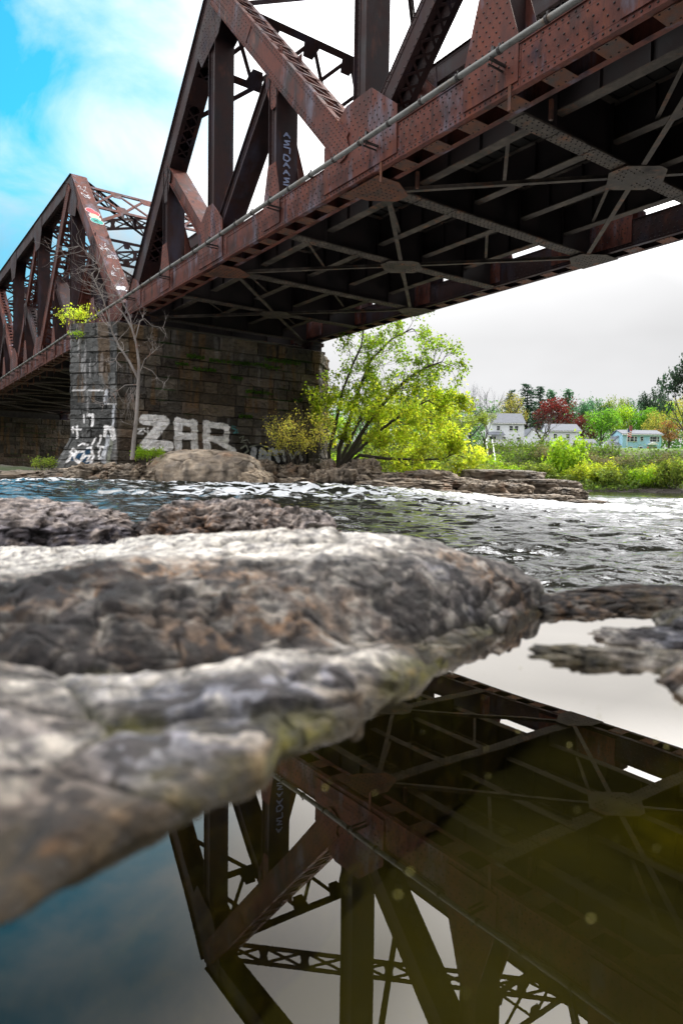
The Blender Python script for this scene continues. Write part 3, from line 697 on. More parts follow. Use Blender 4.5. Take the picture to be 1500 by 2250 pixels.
# painted lettering, laid out on the two wall planes in metres
n_face = -U; p_face = SV(25.98, 10, 3)
A_, T_ = SV(26, 8.1, 0), SV(27.5, 6.8, 0); n_nose = (T_ - A_).cross(Z_).normalized()
dn = (T_ - A_).normalized(); nose_len = (T_ - A_).length
def fuv(px, py): w = ray_plane(px, py, p_face, n_face); return (w.dot(V_), w.z)
def nuv(px, py):
    fl = 0
    for _ in range(5):
        e = dn - V_ * (fl / nose_len); w = ray_plane(px, py, A_, e.cross(Z_).normalized()); fl = min(max(1 - (w.z - .12) / 1.55, 0), 1) * .95
    return ((w - A_).dot(e) / e.length_squared, w.z)
FACE = [  # (pixel polyline, width m, colour, roughness of the edge)
    ([(317, 922), (360, 925)], .42, 'w'), ([(362, 925), (322, 975)], .40, 'w'), ([(318, 977), (370, 980)], .42, 'w'),
    ([(391, 926), (391, 984)], .33, 'w'), ([(426, 929), (427, 985)], .30, 'w'), ([(388, 927), (428, 931)], .27, 'w'), ([(390, 957), (427, 960)], .26, 'w'),
    ([(453, 931), (454, 988)], .32, 'w'), ([(452, 932), (498, 938)], .25, 'w'), ([(497, 938), (497, 965)], .25, 'w'), ([(455, 963), (498, 967)], .25, 'w'), ([(472, 966), (512, 990)], .22, 'w'),
    ([(303, 943), (312, 943), (303, 952), (313, 953)], .07, 'w'), ([(316, 942), (317, 948), (324, 949)], .06, 'w'), ([(324, 941), (325, 954)], .06, 'w'),
    ([(508, 940), (520, 945), (512, 952), (522, 950)], .05, 't'), ([(508, 936), (518, 938)], .04, 't'),
    ([(525, 962), (535, 958), (530, 970), (542, 966), (548, 974)], .03, 'g'), ([(528, 972), (540, 974)], .03, 'g'),
    ([(528, 985), (540, 978), (545, 990), (534, 998), (532, 1012), (545, 1008)], .06, 'g'), ([(548, 982), (570, 976), (590, 984)], .05, 'g'),
    ([(548, 1000), (660, 1006)], .85, 'k'),
    ([(557, 988), (556, 1018)], .26, 's'), ([(574, 988), (585, 1000), (576, 1016)], .2, 's'), ([(571, 990), (571, 1016)], .17, 's'), ([(592, 990), (590, 1016)], .18, 's'), ([(597, 988), (612, 1012)], .18, 's'),
    ([(606, 992), (622, 992), (624, 1010)], .17, 's'), ([(632, 992), (640, 1008), (652, 994)], .15, 's'), ([(655, 992), (662, 1010)], .12, 's')]
NOSE = [
    ([(150, 1014), (158, 1002), (172, 998)], .10, 'w'), ([(165, 1000), (156, 992), (163, 986), (170, 992), (158, 1004), (152, 1014)], .07, 'w'),
    ([(188, 992), (172, 994), (166, 1008), (176, 1016), (184, 1008), (190, 1004)], .09, 'w'), ([(178, 1018), (188, 996)], .06, 'w'),
    ([(190, 1002), (202, 1001), (192, 1014), (204, 1010)], .07, 'w'), ([(196, 985), (204, 983), (208, 1004), (198, 1024)], .08, 'w'),
    ([(222, 984), (220, 1002)], .07, 'w'), ([(216, 980), (236, 984), (234, 998), (222, 1008)], .08, 'w'), ([(176, 980), (186, 975), (196, 978)], .07, 'w'),
    ([(238, 962), (232, 1012)], .22, 's'), ([(246, 965), (240, 1020)], .15, 'g'),
    ([(185, 1000), (190, 1016)], .35, 'b'), ([(165, 1005), (200, 990)], .25, 'b'),
    ([(162, 940), (163, 950)], .10, 'w'), ([(172, 938), (173, 962)], .10, 'w'), ([(165, 944), (180, 944)], .07, 'w'),
    ([(186, 912), (187, 928)], .07, 'w'), ([(198, 912), (206, 912), (206, 935)], .12, 'w'), ([(212, 963), (206, 976)], .08, 'w'), ([(224, 958), (218, 975)], .10, 'w'),
    ([(235, 940), (248, 942), (250, 962)], .20, 'w'), ([(236, 942), (232, 958)], .14, 'w'), ([(160, 858), (228, 858)], .05, 'w'), ([(232, 888), (262, 888)], .04, 'w'),
    ([(236, 860), (234, 884)], .16, 's'), ([(252, 890), (251, 935)], .10, 's')]
PC = {'w': (.93, .94, .96), 't': (.08, .24, .26), 'g': (.26, .28, .24), 'k': (.012, .012, .014), 's': (.52, .55, .60), 'b': (.02, .07, .14)}
def paint1(base, S, V, Zw, fid, p3):
    sh = base.shape; B = base.reshape(-1, 3).copy(); nz = fbm(p3.reshape(-1, 3), 9, 3, 77) + .5 * fbm(p3.reshape(-1, 3), 30, 2, 78)
    vv, zz, ff, ss = V.reshape(-1), Zw.reshape(-1), fid.reshape(-1), S.reshape(-1)
    for lst, k, conv in ((FACE, 0, fuv), (NOSE, 5, nuv)):
        idx = np.where(ff == k)[0]
        if k == 0: uv = np.stack([vv[idx], zz[idx]], 1)
        else:
            w = ss[idx][:, None] * np.array(U) + vv[idx][:, None] * np.array(V_); uv = np.stack([(w - np.array(A_)) @ np.array(dn), zz[idx]], 1)
        lst2 = [q for q in lst if q[2] in 'kb'] + [q for q in lst if q[2] not in 'kb']
        for pts, wd, c in lst2:
            d = stroke_d(uv, [conv(*q) for q in pts])
            a = sstep(wd / 2 + .02, wd / 2 - .02, d + nz[idx] * (.035 if wd > .15 else .012))
            if c in 'ws': a = a * np.clip(.96 + nz[idx] * .35, 0, 1)
            B[idx] = B[idx] * (1 - a[:, None]) + np.array(PC[c]) * a[:, None]
    return B.reshape(sh)
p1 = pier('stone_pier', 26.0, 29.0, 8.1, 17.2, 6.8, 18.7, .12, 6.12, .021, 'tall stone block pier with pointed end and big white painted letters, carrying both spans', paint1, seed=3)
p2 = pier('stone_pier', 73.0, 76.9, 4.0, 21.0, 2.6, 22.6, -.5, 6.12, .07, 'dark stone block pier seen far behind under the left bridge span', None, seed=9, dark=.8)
mb = MB(); mb.prism([SV(a, c, 6.95) - p2.location for a, c in ((74.15, 4.2), (74.15, 20.8), (76.6, 20.8), (76.6, 4.2))], (0, 0, 1), 1.7); mb.build('back_wall', M['stone_plain'], p2)
# ================================================================ water
WX = lambda V: V[..., 0]
def river_z(x, y):
    """still level of the river, which drops over the rapids towards the right"""
    X = x / np.maximum(y, 1)
    z_far = -.13 + CAMH - .5 * sstep(.0, .42, X) * sstep(4, 18, y)
    z = z_far + (-.20) * (1 - sstep(4, 18, y))
    z = z + (-1.0 + CAMH - z) * sstep(30, 95, y) * sstep(.05, .40, X)
    return z
t = np.concatenate([np.geomspace(1.15, 12, 380)[:-1], np.geomspace(12, 45, 300)[:-1], np.geomspace(45, 260, 100)])
xr = np.linspace(-.95, 1.0, 520)
TT, XX = np.meshgrid(t, xr, indexing='ij'); xw = XX * TT; yw = TT.copy()
z = river_z(xw, yw)
def wave(px, py, sc, sx, seed, oc=4, ridge=False): return fbm(np.stack([px * sc * sx, py * sc, px * 0 + seed * 1.7], -1), 1, oc, seed, ridge=ridge)
wrp = .6 * wave(xw, yw, .6, 1, 50, 2)
rap = sstep(4.5, 11, yw - .0 * xw) * sstep(46, 30, yw) * np.clip(.62 + .9 * wave(xw, yw, .25, .7, 60, 2), 0, 1) * np.clip(sstep(.35, -.05, xw / yw) + sstep(14, 20, yw), .25, 1)
w1 = wave(xw + wrp, yw + wrp, .55, .45, 61, 3); w2 = wave(xw + wrp, yw + wrp, 1.7, .5, 62, 4, True); w3 = wave(xw, yw, 5.5, .55, 63, 3)
w4 = wave(xw + wrp * .3, yw, 13, .5, 68, 3); amp = .045 + .03 * sstep(2, 10, yw) + .12 * rap
z = z + amp * (.9 * w1 + .62 * (w2 * .5 + .5) ** 2 * 1.2 - .35) + (.034 * w3 * (1 + rap * 1.4) + .012 * w4) * sstep(40, 12, yw)
gl = sstep(50, 90, yw); z = z * (1 - gl) + (river_z(xw, yw) + .02 * w1) * gl
crest = sstep(.10, .55, w2 + .5 * w1)
fo = rap * .98 * sstep(.05, .6, crest + wave(xw, yw, 3.2, .6, 66, 4) * 1.1 - .05)
fo = np.clip(fo, 0, 1) * sstep(-.35, .25, wave(xw, yw, 9, .5, 67, 3))
foam = np.repeat(fo[..., None], 3, -1)
m, tr, o = newmat('river_water'); M['river'] = m
at = N(tr, 'ShaderNodeAttribute', attribute_name='Col'); c = N(tr, 'ShaderNodeTexCoord')
mp = N(tr, 'ShaderNodeMapping'); mp.inputs['Scale'].default_value = (.6, 1, 1); L(tr, c.outputs['Object'], mp.inputs[0])
n1 = N(tr, 'ShaderNodeTexNoise', i_Scale=9.0, i_Detail=5.0, i_Roughness=.6, i_Distortion=.4); L(tr, mp.outputs[0], n1.inputs['Vector'])
n2 = N(tr, 'ShaderNodeTexNoise', i_Scale=30.0, i_Detail=4.0); L(tr, mp.outputs[0], n2.inputs['Vector'])
bp = N(tr, 'ShaderNodeBump', i_Strength=.45, i_Distance=.03); L(tr, n1.outputs[0], bp.inputs['Height'])
b = N(tr, 'ShaderNodeBsdfPrincipled', i_Roughness=.02, i_IOR=2.7); b.inputs['Base Color'].default_value = (.022, .024, .018, 1); L(tr, bp.outputs[0], b.inputs['Normal'])
fd = N(tr, 'ShaderNodeBsdfPrincipled', i_Roughness=.6); fd.inputs['Base Color'].default_value = (.62, .64, .66, 1)
bf = N(tr, 'ShaderNodeBump', i_Strength=.8, i_Distance=.04); L(tr, n2.outputs[0], bf.inputs['Height']); L(tr, bf.outputs[0], fd.inputs['Normal'])
mr = N(tr, 'ShaderNodeMapRange', i_1=.42, i_2=.60); L(tr, math_(tr, 'MULTIPLY', at.outputs['Fac'], math_(tr, 'ADD', n1.outputs[0], .55)), mr.inputs[0])
mx = N(tr, 'ShaderNodeMixShader'); L(tr, mr.outputs[0], mx.inputs[0]); L(tr, b.outputs[0], mx.inputs[1]); L(tr, fd.outputs[0], mx.inputs[2]); L(tr, mx.outputs[0], o.inputs[0])
me = mesh_np('river', np.stack([xw, yw, z], -1).reshape(-1, 3), grid_faces(len(t), len(xr)), m, foam.reshape(-1, 3))
new_obj('river', me, kind='structure')
# ---- the still pool among the foreground rocks
m, tr, o = newmat('pool_water'); M['pool'] = m
fr = N(tr, 'ShaderNodeFresnel', i_IOR=1.33)
tcp = N(tr, 'ShaderNodeTexCoord'); npn = N(tr, 'ShaderNodeTexNoise', i_Scale=5.0, i_Detail=1.0); L(tr, tcp.outputs['Object'], npn.inputs['Vector'])
bpp = N(tr, 'ShaderNodeBump', i_Strength=.02, i_Distance=.01); L(tr, npn.outputs[0], bpp.inputs['Height'])
g = N(tr, 'ShaderNodeBsdfGlossy', i_Roughness=0.0); g.inputs[0].default_value = (.98, .93, .86, 1); L(tr, bpp.outputs[0], g.inputs['Normal'])
ab = N(tr, 'ShaderNodeBsdfTransparent'); ab.inputs[0].default_value = (.62, .60, .34, 1)
mx = N(tr, 'ShaderNodeMixShader'); L(tr, math_(tr, 'MAXIMUM', math_(tr, 'SUBTRACT', math_(tr, 'MULTIPLY', fr.outputs[0], 3.8), .10), .055), mx.inputs[0]); L(tr, ab.outputs[0], mx.inputs[1]); L(tr, g.outputs[0], mx.inputs[2]); L(tr, mx.outputs[0], o.inputs[0])
mb = MB(); mb.add([(-1.3, -.6, 0), (1.25, -.6, 0), (1.25, 1.02, 0), (.66, 1.27, 0), (.40, 1.27, 0), (.0, 1.0, 0), (-.5, .75, 0), (-1.3, .75, 0)], [(0, 1, 2, 3, 4, 5, 6, 7)])
mb.build('pool_water', m, kind='structure')
# pool bed
xs = np.linspace(-1.5, 1.5, 200); ys = np.linspace(-.8, 1.5, 170); X2, Y2 = np.meshgrid(xs, ys)
p3 = np.stack([X2, Y2, X2 * 0], -1); zb = -.13 + .035 * fbm(p3, 5, 5, 90) - .04 * sstep(.3, .9, Y2)
ed = sstep(.25, .8, Y2 - X2 * .25) ; cb = np.array([.030, .026, .006]) * (1 + .8 * fbm(p3, 9, 4, 91)[..., None]) + np.array([.75, .66, .03]) * sstep(-.15, .55, .8 * fbm(p3, 2.4, 3, 95) + .9 * X2 - .8 * Y2)[..., None]
me = mesh_np('pool_bed', np.stack([X2, Y2, zb], -1).reshape(-1, 3), grid_faces(170, 200), pmat('algae_rock', [(.6, .6, .6), (1.2, 1.2, 1.1)], scale=30, rough=.8, attr=True), np.clip(cb, .004, 1).reshape(-1, 3))
new_obj('pool_bed', me, kind='structure')
# tiny yellow specks added to imitate blurred sparkles on the pool
rg = random.Random(12); mb = MB()
for k in range(90):
    yy = rg.uniform(.26, .95); xx = rg.uniform(-.05, .5) * (yy + .25) * 1.1 + rg.gauss(0, .02)
    c = Vector((xx, yy, .0006)); r = rg.choice([.0003, .0004, .0005, .0007, .0012])
    mb.add([c + Vector((r, 0, 0)), c + Vector((0, r, 0)), c - Vector((r, 0, 0)), c - Vector((0, r, 0)), c + Vector((0, 0, r * .8))], [(0, 1, 4), (1, 2, 4), (2, 3, 4), (3, 0, 4)])
mb.build('glint_specks', flat('glint', (.30, .27, .06), .3), kind='stuff', label='tiny yellow specks imitating blurred sparkles on the still rock pool', cat='glint')
# ================================================================ foreground rocks
M['rock'] = pmat('gneiss', [(.08, .08, .10), (.62, .60, .60), (1.3, 1.26, 1.2), (1.9, 1.8, 1.7)], scale=55, detail=12, rough=.8, spec=.35, bump=.9, bscale=110, bdist=.006, attr=True,
                 over=None)
def rock_col(p3, seed, up, h=None, pale=None, wet=None):
    """speckled grey, buff and pink stone with dark pits"""
    a = 1.5 * fbm(p3, 14, 4, seed)[..., None]; b = 1.3 * fbm(p3, 5, 3, seed + 1)[..., None]; c = 1.35 * fbm(p3, 38, 3, seed + 2)[..., None]; d = fbm(p3, 22, 3, seed + 3, ridge=True)[..., None]
    col = np.array([.165, .148, .14]) + a * np.array([.10, .09, .085])
    k = sstep(.0, .35, b); col = col * (1 - k) + k * (np.array([.24, .155, .10]) + .08 * a)
    k = sstep(.15, .5, -b); col = col * (1 - k) + k * np.array([.17, .175, .21])
    k = sstep(.12, .42, c); col = col * (1 - .75 * k) + .75 * k * np.array([.42, .40, .37])
    k = sstep(.10, .34, -c - .3 * a); col = col * (1 - .88 * k) + .88 * k * np.array([.028, .024, .026])
    k = sstep(.18, .42, fbm(p3, 19, 3, seed + 9))[..., None]; col = col * (1 - .8 * k) + .8 * k * np.array([.035, .03, .032])
    if pale is not None:
        pk = np.clip(pale[..., None] * (1 + .8 * a), 0, 1); col = col * (1 - pk) + pk * (np.array([.62, .60, .56]) + .10 * c)
    if wet is not None:
        wk = np.clip(wet[..., None], 0, 1); col = col * (1 - wk) + wk * (np.array([.050, .042, .022]) + .03 * np.maximum(a, 0) * np.array([1, 1.1, .3]))
    return np.clip(col * .8, .006, .9)
# main shelf: cross-sections along several bearings; each (distance, height)
def Zat(px, py, t): return P(px, py, t).z
cols = {
 -260: [(.22, None), (.285, 2300), (.37, 1850), (.46, 1650), (.56, 1540), (.66, 1470), (.68, 1430), (.80, 1350), (1.0, 1290), (1.3, 1250), (1.6, 1235), (1.85, None), (2.1, None)],
 0: [(.25, None), (.318, 2095), (.375, 1880), (.48, 1620), (.58, 1520), (.68, 1452), (.71, 1412), (.80, 1345), (1.0, 1280), (1.3, 1240), (1.6, 1226), (1.85, None), (2.1, None)],
 150: [(.31, None), (.366, 1945), (.42, 1760), (.52, 1610), (.60, 1520), (.69, 1465), (.72, 1425), (.80, 1325), (.98, 1262), (1.25, 1230), (1.55, 1218), (1.8, None), (2.1, None)],
 300: [(.35, None), (.408, 1860), (.455, 1720), (.54, 1600), (.63, 1510), (.705, 1475), (.735, 1430), (.80, 1330), (.95, 1255), (1.2, 1218), (1.5, 1206), (1.75, None), (2.1, None)],
 450: [(.39, None), (.448, 1793), (.495, 1680), (.56, 1590), (.64, 1500), (.715, 1470), (.75, 1430), (.81, 1335), (.95, 1255), (1.17, 1215), (1.48, 1200), (1.75, None), (2.1, None)],
 585: [(.44, None), (.500, 1718), (.53, 1650), (.575, 1570), (.64, 1480), (.72, 1430), (.77, 1410), (.83, 1340), (.95, 1260), (1.15, 1210), (1.45, 1194), (1.7, None), (2.0, None)],
 625: [(.47, None), (.548, 1665), (.57, 1610), (.61, 1540), (.67, 1470), (.73, 1425), (.78, 1400), (.84, 1340), (.96, 1258), (1.15, 1207), (1.45, 1192), (1.7, None), (2.0, None)],
 800: [(.55, None), (.625, 1588), (.655, 1535), (.70, 1475), (.76, 1425), (.82, 1412), (.87, 1385), (.93, 1300), (1.03, 1232), (1.2, 1202), (1.45, 1195), (1.65, None), (1.9, None)],
 950: [(.68, None), (.770, 1490), (.80, 1460), (.83, 1440), (.87, 1425), (.91, 1405), (.94, 1370), (.98, 1310), (1.06, 1258), (1.2, 1232), (1.38, 1222), (1.6, None), (1.85, None)],
 1100: [(.85, None), (.950, 1412), (.975, 1400), (1.0, 1385), (1.02, 1370), (1.05, 1350), (1.07, 1335), (1.1, 1312), (1.15, 1285), (1.25, 1266), (1.36, 1260), (1.5, None), (1.7, None)],
 1190: [(1.03, None), (1.14, 1356), (1.15, 1350), (1.16, 1342), (1.17, 1335), (1.18, 1328), (1.19, 1320), (1.21, 1315), (1.24, 1308), (1.29, 1304), (1.34, 1303), (1.42, None), (1.6, None)],
 1235: [(1.1, None), (1.17, None), (1.18, None), (1.19, None), (1.2, None), (1.21, None), (1.22, None), (1.23, None), (1.26, None), (1.3, None), (1.35, None), (1.42, None), (1.6, None)]}
ks = sorted(cols); prof = []
for k in ks:
    row = []
    for j, (t_, py) in enumerate(cols[k]):
        if py is None: zz_ = -.14 if j == 0 else (-.30 if j == 11 else (-.5 if j == 12 else -.06))
        else: zz_ = Zat(k, py, t_)
        row.append((t_, zz_))
    prof.append(row)
prof = np.array(prof); Xk = np.array([(P(k, 1060, 1).x) for k in ks])
def cr(ts, vals, q):
    """Catmull-Rom through vals (n, ...) at knots ts"""
    i = np.clip(np.searchsorted(ts, q, side='right') - 1, 0, len(ts) - 2); f = ((q - ts[i]) / (ts[i + 1] - ts[i]))
    a = vals[np.maximum(i - 1, 0)]; b = vals[i]; c = vals[i + 1]; d = vals[np.minimum(i + 2, len(ts) - 1)]
    f = f.reshape(f.shape + (1,) * (vals.ndim - 1))
    return .5 * (2 * b + (c - a) * f + (2 * a - 5 * b + 4 * c - d) * f ** 2 + (3 * b - a - 3 * c + d) * f ** 3)
nU, nK = 620, 560
q = np.linspace(Xk[0], Xk[-1], nU); G1 = cr(Xk, prof, q)               # (nU, 13, 2)
kk = np.linspace(0, 12, nK); G2 = cr(np.arange(13.), np.swapaxes(G1, 0, 1), kk)   # (nK, nU, 2)
tt, zz_ = G2[..., 0], G2[..., 1]
qx = np.repeat(q[None], nK, 0)
K_ = np.repeat(kk[:, None], nU, 1)
xw, yw = qx * tt, tt
p3 = np.stack([xw, yw, zz_ * 1.5], -1)
ends = sstep(Xk[-1], Xk[-2], qx) * .8 + .2
d1 = fbm(p3, 7, 4, 101); d2 = fbm(p3, 26, 4, 102); d3 = fbm(p3 * np.array([.55, 1, 1]), 16, 3, 103, ridge=True); pit = sstep(.33, .6, fbm(p3, 30, 2, 104))
stp = sstep(5.2, 6.2, K_) * sstep(8.6, 7.4, K_)          # the broken step face is rougher
flatk = sstep(7.8, 9, K_)
fade = sstep(0, .10, tt)
d4 = fbm(p3, 13, 3, 107, ridge=True)
fh, fe = facet(p3 * np.array([.45, 1, 1.2]), 9, 140); fh2, fe2 = facet(p3 * np.array([.6, 1, 1]), 26, 150)
crk = sstep(.10, .0, fe) * sstep(-.3, .1, fbm(p3, 4, 2, 160)); crk2 = sstep(.09, .0, fe2) * sstep(.0, .3, fbm(p3, 8, 2, 161))
dz = .013 * fh * (.5 + .5 * (1 - flatk)) + .0032 * fh2 - .010 * crk - .005 * crk2 + (.008 * d1 + .0065 * d2 * (1 - .4 * flatk)) + .007 * d4 * (1 - flatk) + stp * (.009 * d3 + .008 * d2 + .006 * fh2)
crev = np.exp(-((K_ - 5.55) / .28) ** 2) * sstep(-.25, .2, fbm(np.stack([qx * 6, K_ * 0, K_ * 0], -1), 1, 3, 105)); dz = dz - .028 * crev
dz = dz * ends * np.clip(.35 + .65 * tt, 0, 1.1)
zz_ = zz_ + dz; yw2 = yw + stp * .02 * fbm(p3, 12, 3, 106) * ends
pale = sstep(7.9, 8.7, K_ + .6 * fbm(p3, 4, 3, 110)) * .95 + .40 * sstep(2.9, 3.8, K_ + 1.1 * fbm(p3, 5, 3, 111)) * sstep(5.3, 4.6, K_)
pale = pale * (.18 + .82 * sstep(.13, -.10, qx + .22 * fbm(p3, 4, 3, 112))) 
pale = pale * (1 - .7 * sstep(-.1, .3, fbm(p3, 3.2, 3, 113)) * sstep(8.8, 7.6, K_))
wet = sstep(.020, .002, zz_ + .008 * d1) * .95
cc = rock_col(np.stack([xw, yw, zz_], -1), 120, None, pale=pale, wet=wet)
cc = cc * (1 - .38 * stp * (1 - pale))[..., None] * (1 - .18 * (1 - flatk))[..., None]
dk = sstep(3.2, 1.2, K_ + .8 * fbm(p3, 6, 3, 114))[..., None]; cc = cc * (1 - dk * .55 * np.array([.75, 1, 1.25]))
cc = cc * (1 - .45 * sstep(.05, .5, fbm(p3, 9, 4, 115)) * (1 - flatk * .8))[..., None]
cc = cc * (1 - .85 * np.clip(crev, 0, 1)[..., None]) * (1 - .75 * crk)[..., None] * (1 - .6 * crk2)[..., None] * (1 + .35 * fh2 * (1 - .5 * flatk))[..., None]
mo = sstep(.03, .0, zz_) * sstep(.0, .4, fbm(p3, 9, 3, 130)); cc = cc * (1 - mo[..., None] * .6) + np.array([.07, .07, .008]) * mo[..., None] * .6
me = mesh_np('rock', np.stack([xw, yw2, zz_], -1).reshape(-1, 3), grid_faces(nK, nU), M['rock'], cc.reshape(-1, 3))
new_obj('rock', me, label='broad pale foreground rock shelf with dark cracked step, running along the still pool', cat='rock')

def rock(name, c, ax, rz, seed, label, res=110, amp=.16, sc=2.2, colf=None, group=None, flat_top=.0, pitk=0., mat=None, rd=.5, cat='rock', strata=0., mul=1.0, fine=1.0, ck=.6):
    """one weathered stone: a noise-displaced superellipsoid"""
    th = np.linspace(0, math.pi, res); ph = np.linspace(0, 2 * math.pi, res * 2)
    T2, F2 = np.meshgrid(th, ph, indexing='ij'); e = .75
    sp = lambda v: np.sign(v) * np.abs(v) ** e
    n = np.stack([sp(np.sin(T2)) * sp(np.cos(F2)), sp(np.sin(T2)) * sp(np.sin(F2)), sp(np.cos(T2))], -1)
    n[:, -1] = n[:, 0]
    q = n * (.35 + .65 * np.array(ax) / max(ax)) * 1.35 + seed * 3.3
    d = amp * (fbm(q, sc, 5, seed) + rd * fbm(q, sc * 1.6, 4, seed + 1, ridge=True)) + .018 * fine * fbm(q, sc * 8, 3, seed + 2)
    fh, fe = facet(q, sc * 1.1, seed + 60); fh2, fe2 = facet(q, sc * 3, seed + 70)
    crk = sstep(.10, .0, fe) * sstep(-.2, .2, fbm(q, 1.5, 2, seed + 8)); d = d + amp * (.9 * fh + .25 * fh2) * fine - .04 * crk
    if pitk: d = d - pitk * sstep(.25, .6, fbm(q, sc * 4, 2, seed + 3))
    if strata:
        zq = n[..., 2] * 5 + .8 * fbm(q, 1.2, 2, seed + 4); d = d + strata * (np.abs((zq % 1) - .5) * 2 - .5)
    g_ = n * (1 + d[..., None])
    if flat_top: g_[..., 2] = np.where(g_[..., 2] > flat_top, flat_top + (g_[..., 2] - flat_top) * .25, g_[..., 2])
    ax = np.array(ax); Vv = g_ * ax
    w = Vv + np.array(c) * .37
    s0 = 1.0 / max(ax) * .6
    cc = (colf or stone_c)(w, s0, seed, g_[..., 2], d) * mul * (1 - ck * crk)[..., None] * (1 + .3 * fh2)[..., None]; cc = np.clip(cc, .006, .9)
    me = mesh_np(name, Vv.reshape(-1, 3), grid_faces(res, res * 2, True), mat or M['rock'], cc.reshape(-1, 3))
    o = new_obj(name, me, label=label, cat=cat, group=group); o.location = c; o.rotation_euler = (0, 0, rz); return o
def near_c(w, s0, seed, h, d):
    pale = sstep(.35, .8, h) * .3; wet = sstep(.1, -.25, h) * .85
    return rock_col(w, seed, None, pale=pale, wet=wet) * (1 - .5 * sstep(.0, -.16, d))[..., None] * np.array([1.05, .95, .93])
def mossy_c(w, s0, seed, h, d):
    c = rock_col(w, seed, None, wet=sstep(.45, -.1, h + .2 * fbm(w, 14, 2, seed)) * .9)
    k = sstep(.0, .5, fbm(w, 12, 3, seed + 7))[..., None] * .5; return c * (1 - k) + k * np.array([.075, .065, .02])
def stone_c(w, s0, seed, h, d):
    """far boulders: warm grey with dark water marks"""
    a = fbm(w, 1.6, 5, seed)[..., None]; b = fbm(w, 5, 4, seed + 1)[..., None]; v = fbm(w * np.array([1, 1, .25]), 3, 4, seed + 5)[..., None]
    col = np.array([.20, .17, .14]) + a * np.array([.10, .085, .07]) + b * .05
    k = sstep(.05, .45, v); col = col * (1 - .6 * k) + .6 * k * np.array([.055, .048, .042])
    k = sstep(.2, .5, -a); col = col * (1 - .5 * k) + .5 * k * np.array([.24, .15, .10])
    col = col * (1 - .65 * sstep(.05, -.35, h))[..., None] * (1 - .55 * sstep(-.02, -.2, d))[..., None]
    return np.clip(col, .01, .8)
def RK(px, py, t, wpx, hpx, dep, seed, label, rz=0, **kw):
    """a stone whose middle is seen at px,py from the photographer's seat, wpx by hpx across at t metres"""
    c = P(px, py, t); k = t / 1500; return rock('boulder' if t > 5 else 'rock', c, (wpx * k / 2, dep / 2, hpx * k / 2), rz, seed, label, **kw)
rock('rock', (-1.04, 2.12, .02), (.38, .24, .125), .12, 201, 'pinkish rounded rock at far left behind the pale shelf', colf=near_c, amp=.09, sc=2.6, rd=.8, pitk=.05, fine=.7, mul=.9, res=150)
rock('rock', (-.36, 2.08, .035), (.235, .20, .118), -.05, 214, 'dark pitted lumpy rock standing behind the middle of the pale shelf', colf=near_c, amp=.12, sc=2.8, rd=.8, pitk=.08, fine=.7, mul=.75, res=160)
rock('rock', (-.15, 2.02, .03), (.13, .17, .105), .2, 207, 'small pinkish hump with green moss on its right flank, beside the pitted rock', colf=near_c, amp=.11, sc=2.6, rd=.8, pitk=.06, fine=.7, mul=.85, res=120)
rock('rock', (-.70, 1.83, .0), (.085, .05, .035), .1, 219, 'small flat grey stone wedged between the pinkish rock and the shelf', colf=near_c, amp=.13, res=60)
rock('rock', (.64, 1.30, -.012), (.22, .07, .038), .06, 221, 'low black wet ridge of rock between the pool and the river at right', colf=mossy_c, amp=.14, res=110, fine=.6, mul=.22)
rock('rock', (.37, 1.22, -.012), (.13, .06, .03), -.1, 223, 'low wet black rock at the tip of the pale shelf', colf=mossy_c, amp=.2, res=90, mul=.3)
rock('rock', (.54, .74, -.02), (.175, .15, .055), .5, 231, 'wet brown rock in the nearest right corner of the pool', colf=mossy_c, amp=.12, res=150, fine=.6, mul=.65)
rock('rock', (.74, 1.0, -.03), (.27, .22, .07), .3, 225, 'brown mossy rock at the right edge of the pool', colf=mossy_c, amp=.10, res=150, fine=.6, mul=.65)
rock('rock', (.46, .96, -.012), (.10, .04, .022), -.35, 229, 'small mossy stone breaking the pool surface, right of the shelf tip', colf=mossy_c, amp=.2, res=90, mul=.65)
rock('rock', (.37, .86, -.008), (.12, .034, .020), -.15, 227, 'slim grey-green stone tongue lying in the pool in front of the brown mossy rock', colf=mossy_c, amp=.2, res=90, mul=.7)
# moss tuft and red algae by the back rocks
def tuft(name, c, r, n, h, mat, label, cat, seed):
    rg = np.random.RandomState(seed); pts = np.stack([rg.normal(0, r[0], n), rg.normal(0, r[1], n), rg.uniform(0, r[2], n)], 1)
    a = rg.uniform(0, 6.28, n); l = rg.uniform(.5, 1, n) * h; up = np.stack([np.cos(a) * .6, np.sin(a) * .6, np.ones(n)], 1) * l[:, None]; sd_ = np.stack([-np.sin(a), np.cos(a), a * 0], 1) * l[:, None] * .3
    V = np.stack([pts - sd_, pts + sd_, pts + up + sd_ * .3, pts + up - sd_ * .3], 1).reshape(-1, 3); F = np.arange(4 * n).reshape(-1, 4)
    me = mesh_np(name, V, F, mat, np.repeat(rg.uniform(.6, 1.3, n), 4)[:, None] * np.ones(3), smooth=False); o = new_obj(name, me, label=label, cat=cat, kind='stuff'); o.location = c
M['moss'] = leafmat('moss', (.10, .20, .02)); M['algae'] = leafmat('red_algae', (.18, .03, .015), .2)
tuft('moss', (-.05, 1.86, .045), (.028, .02, .012), 500, .016, M['moss'], 'bright green moss tuft on the right end of the back rocks', 'moss', 3)
tuft('algae', (-.26, 1.80, .012), (.10, .012, .006), 900, .011, M['algae'], 'thin red-brown growth along the foot of the pitted rock', 'algae', 4)
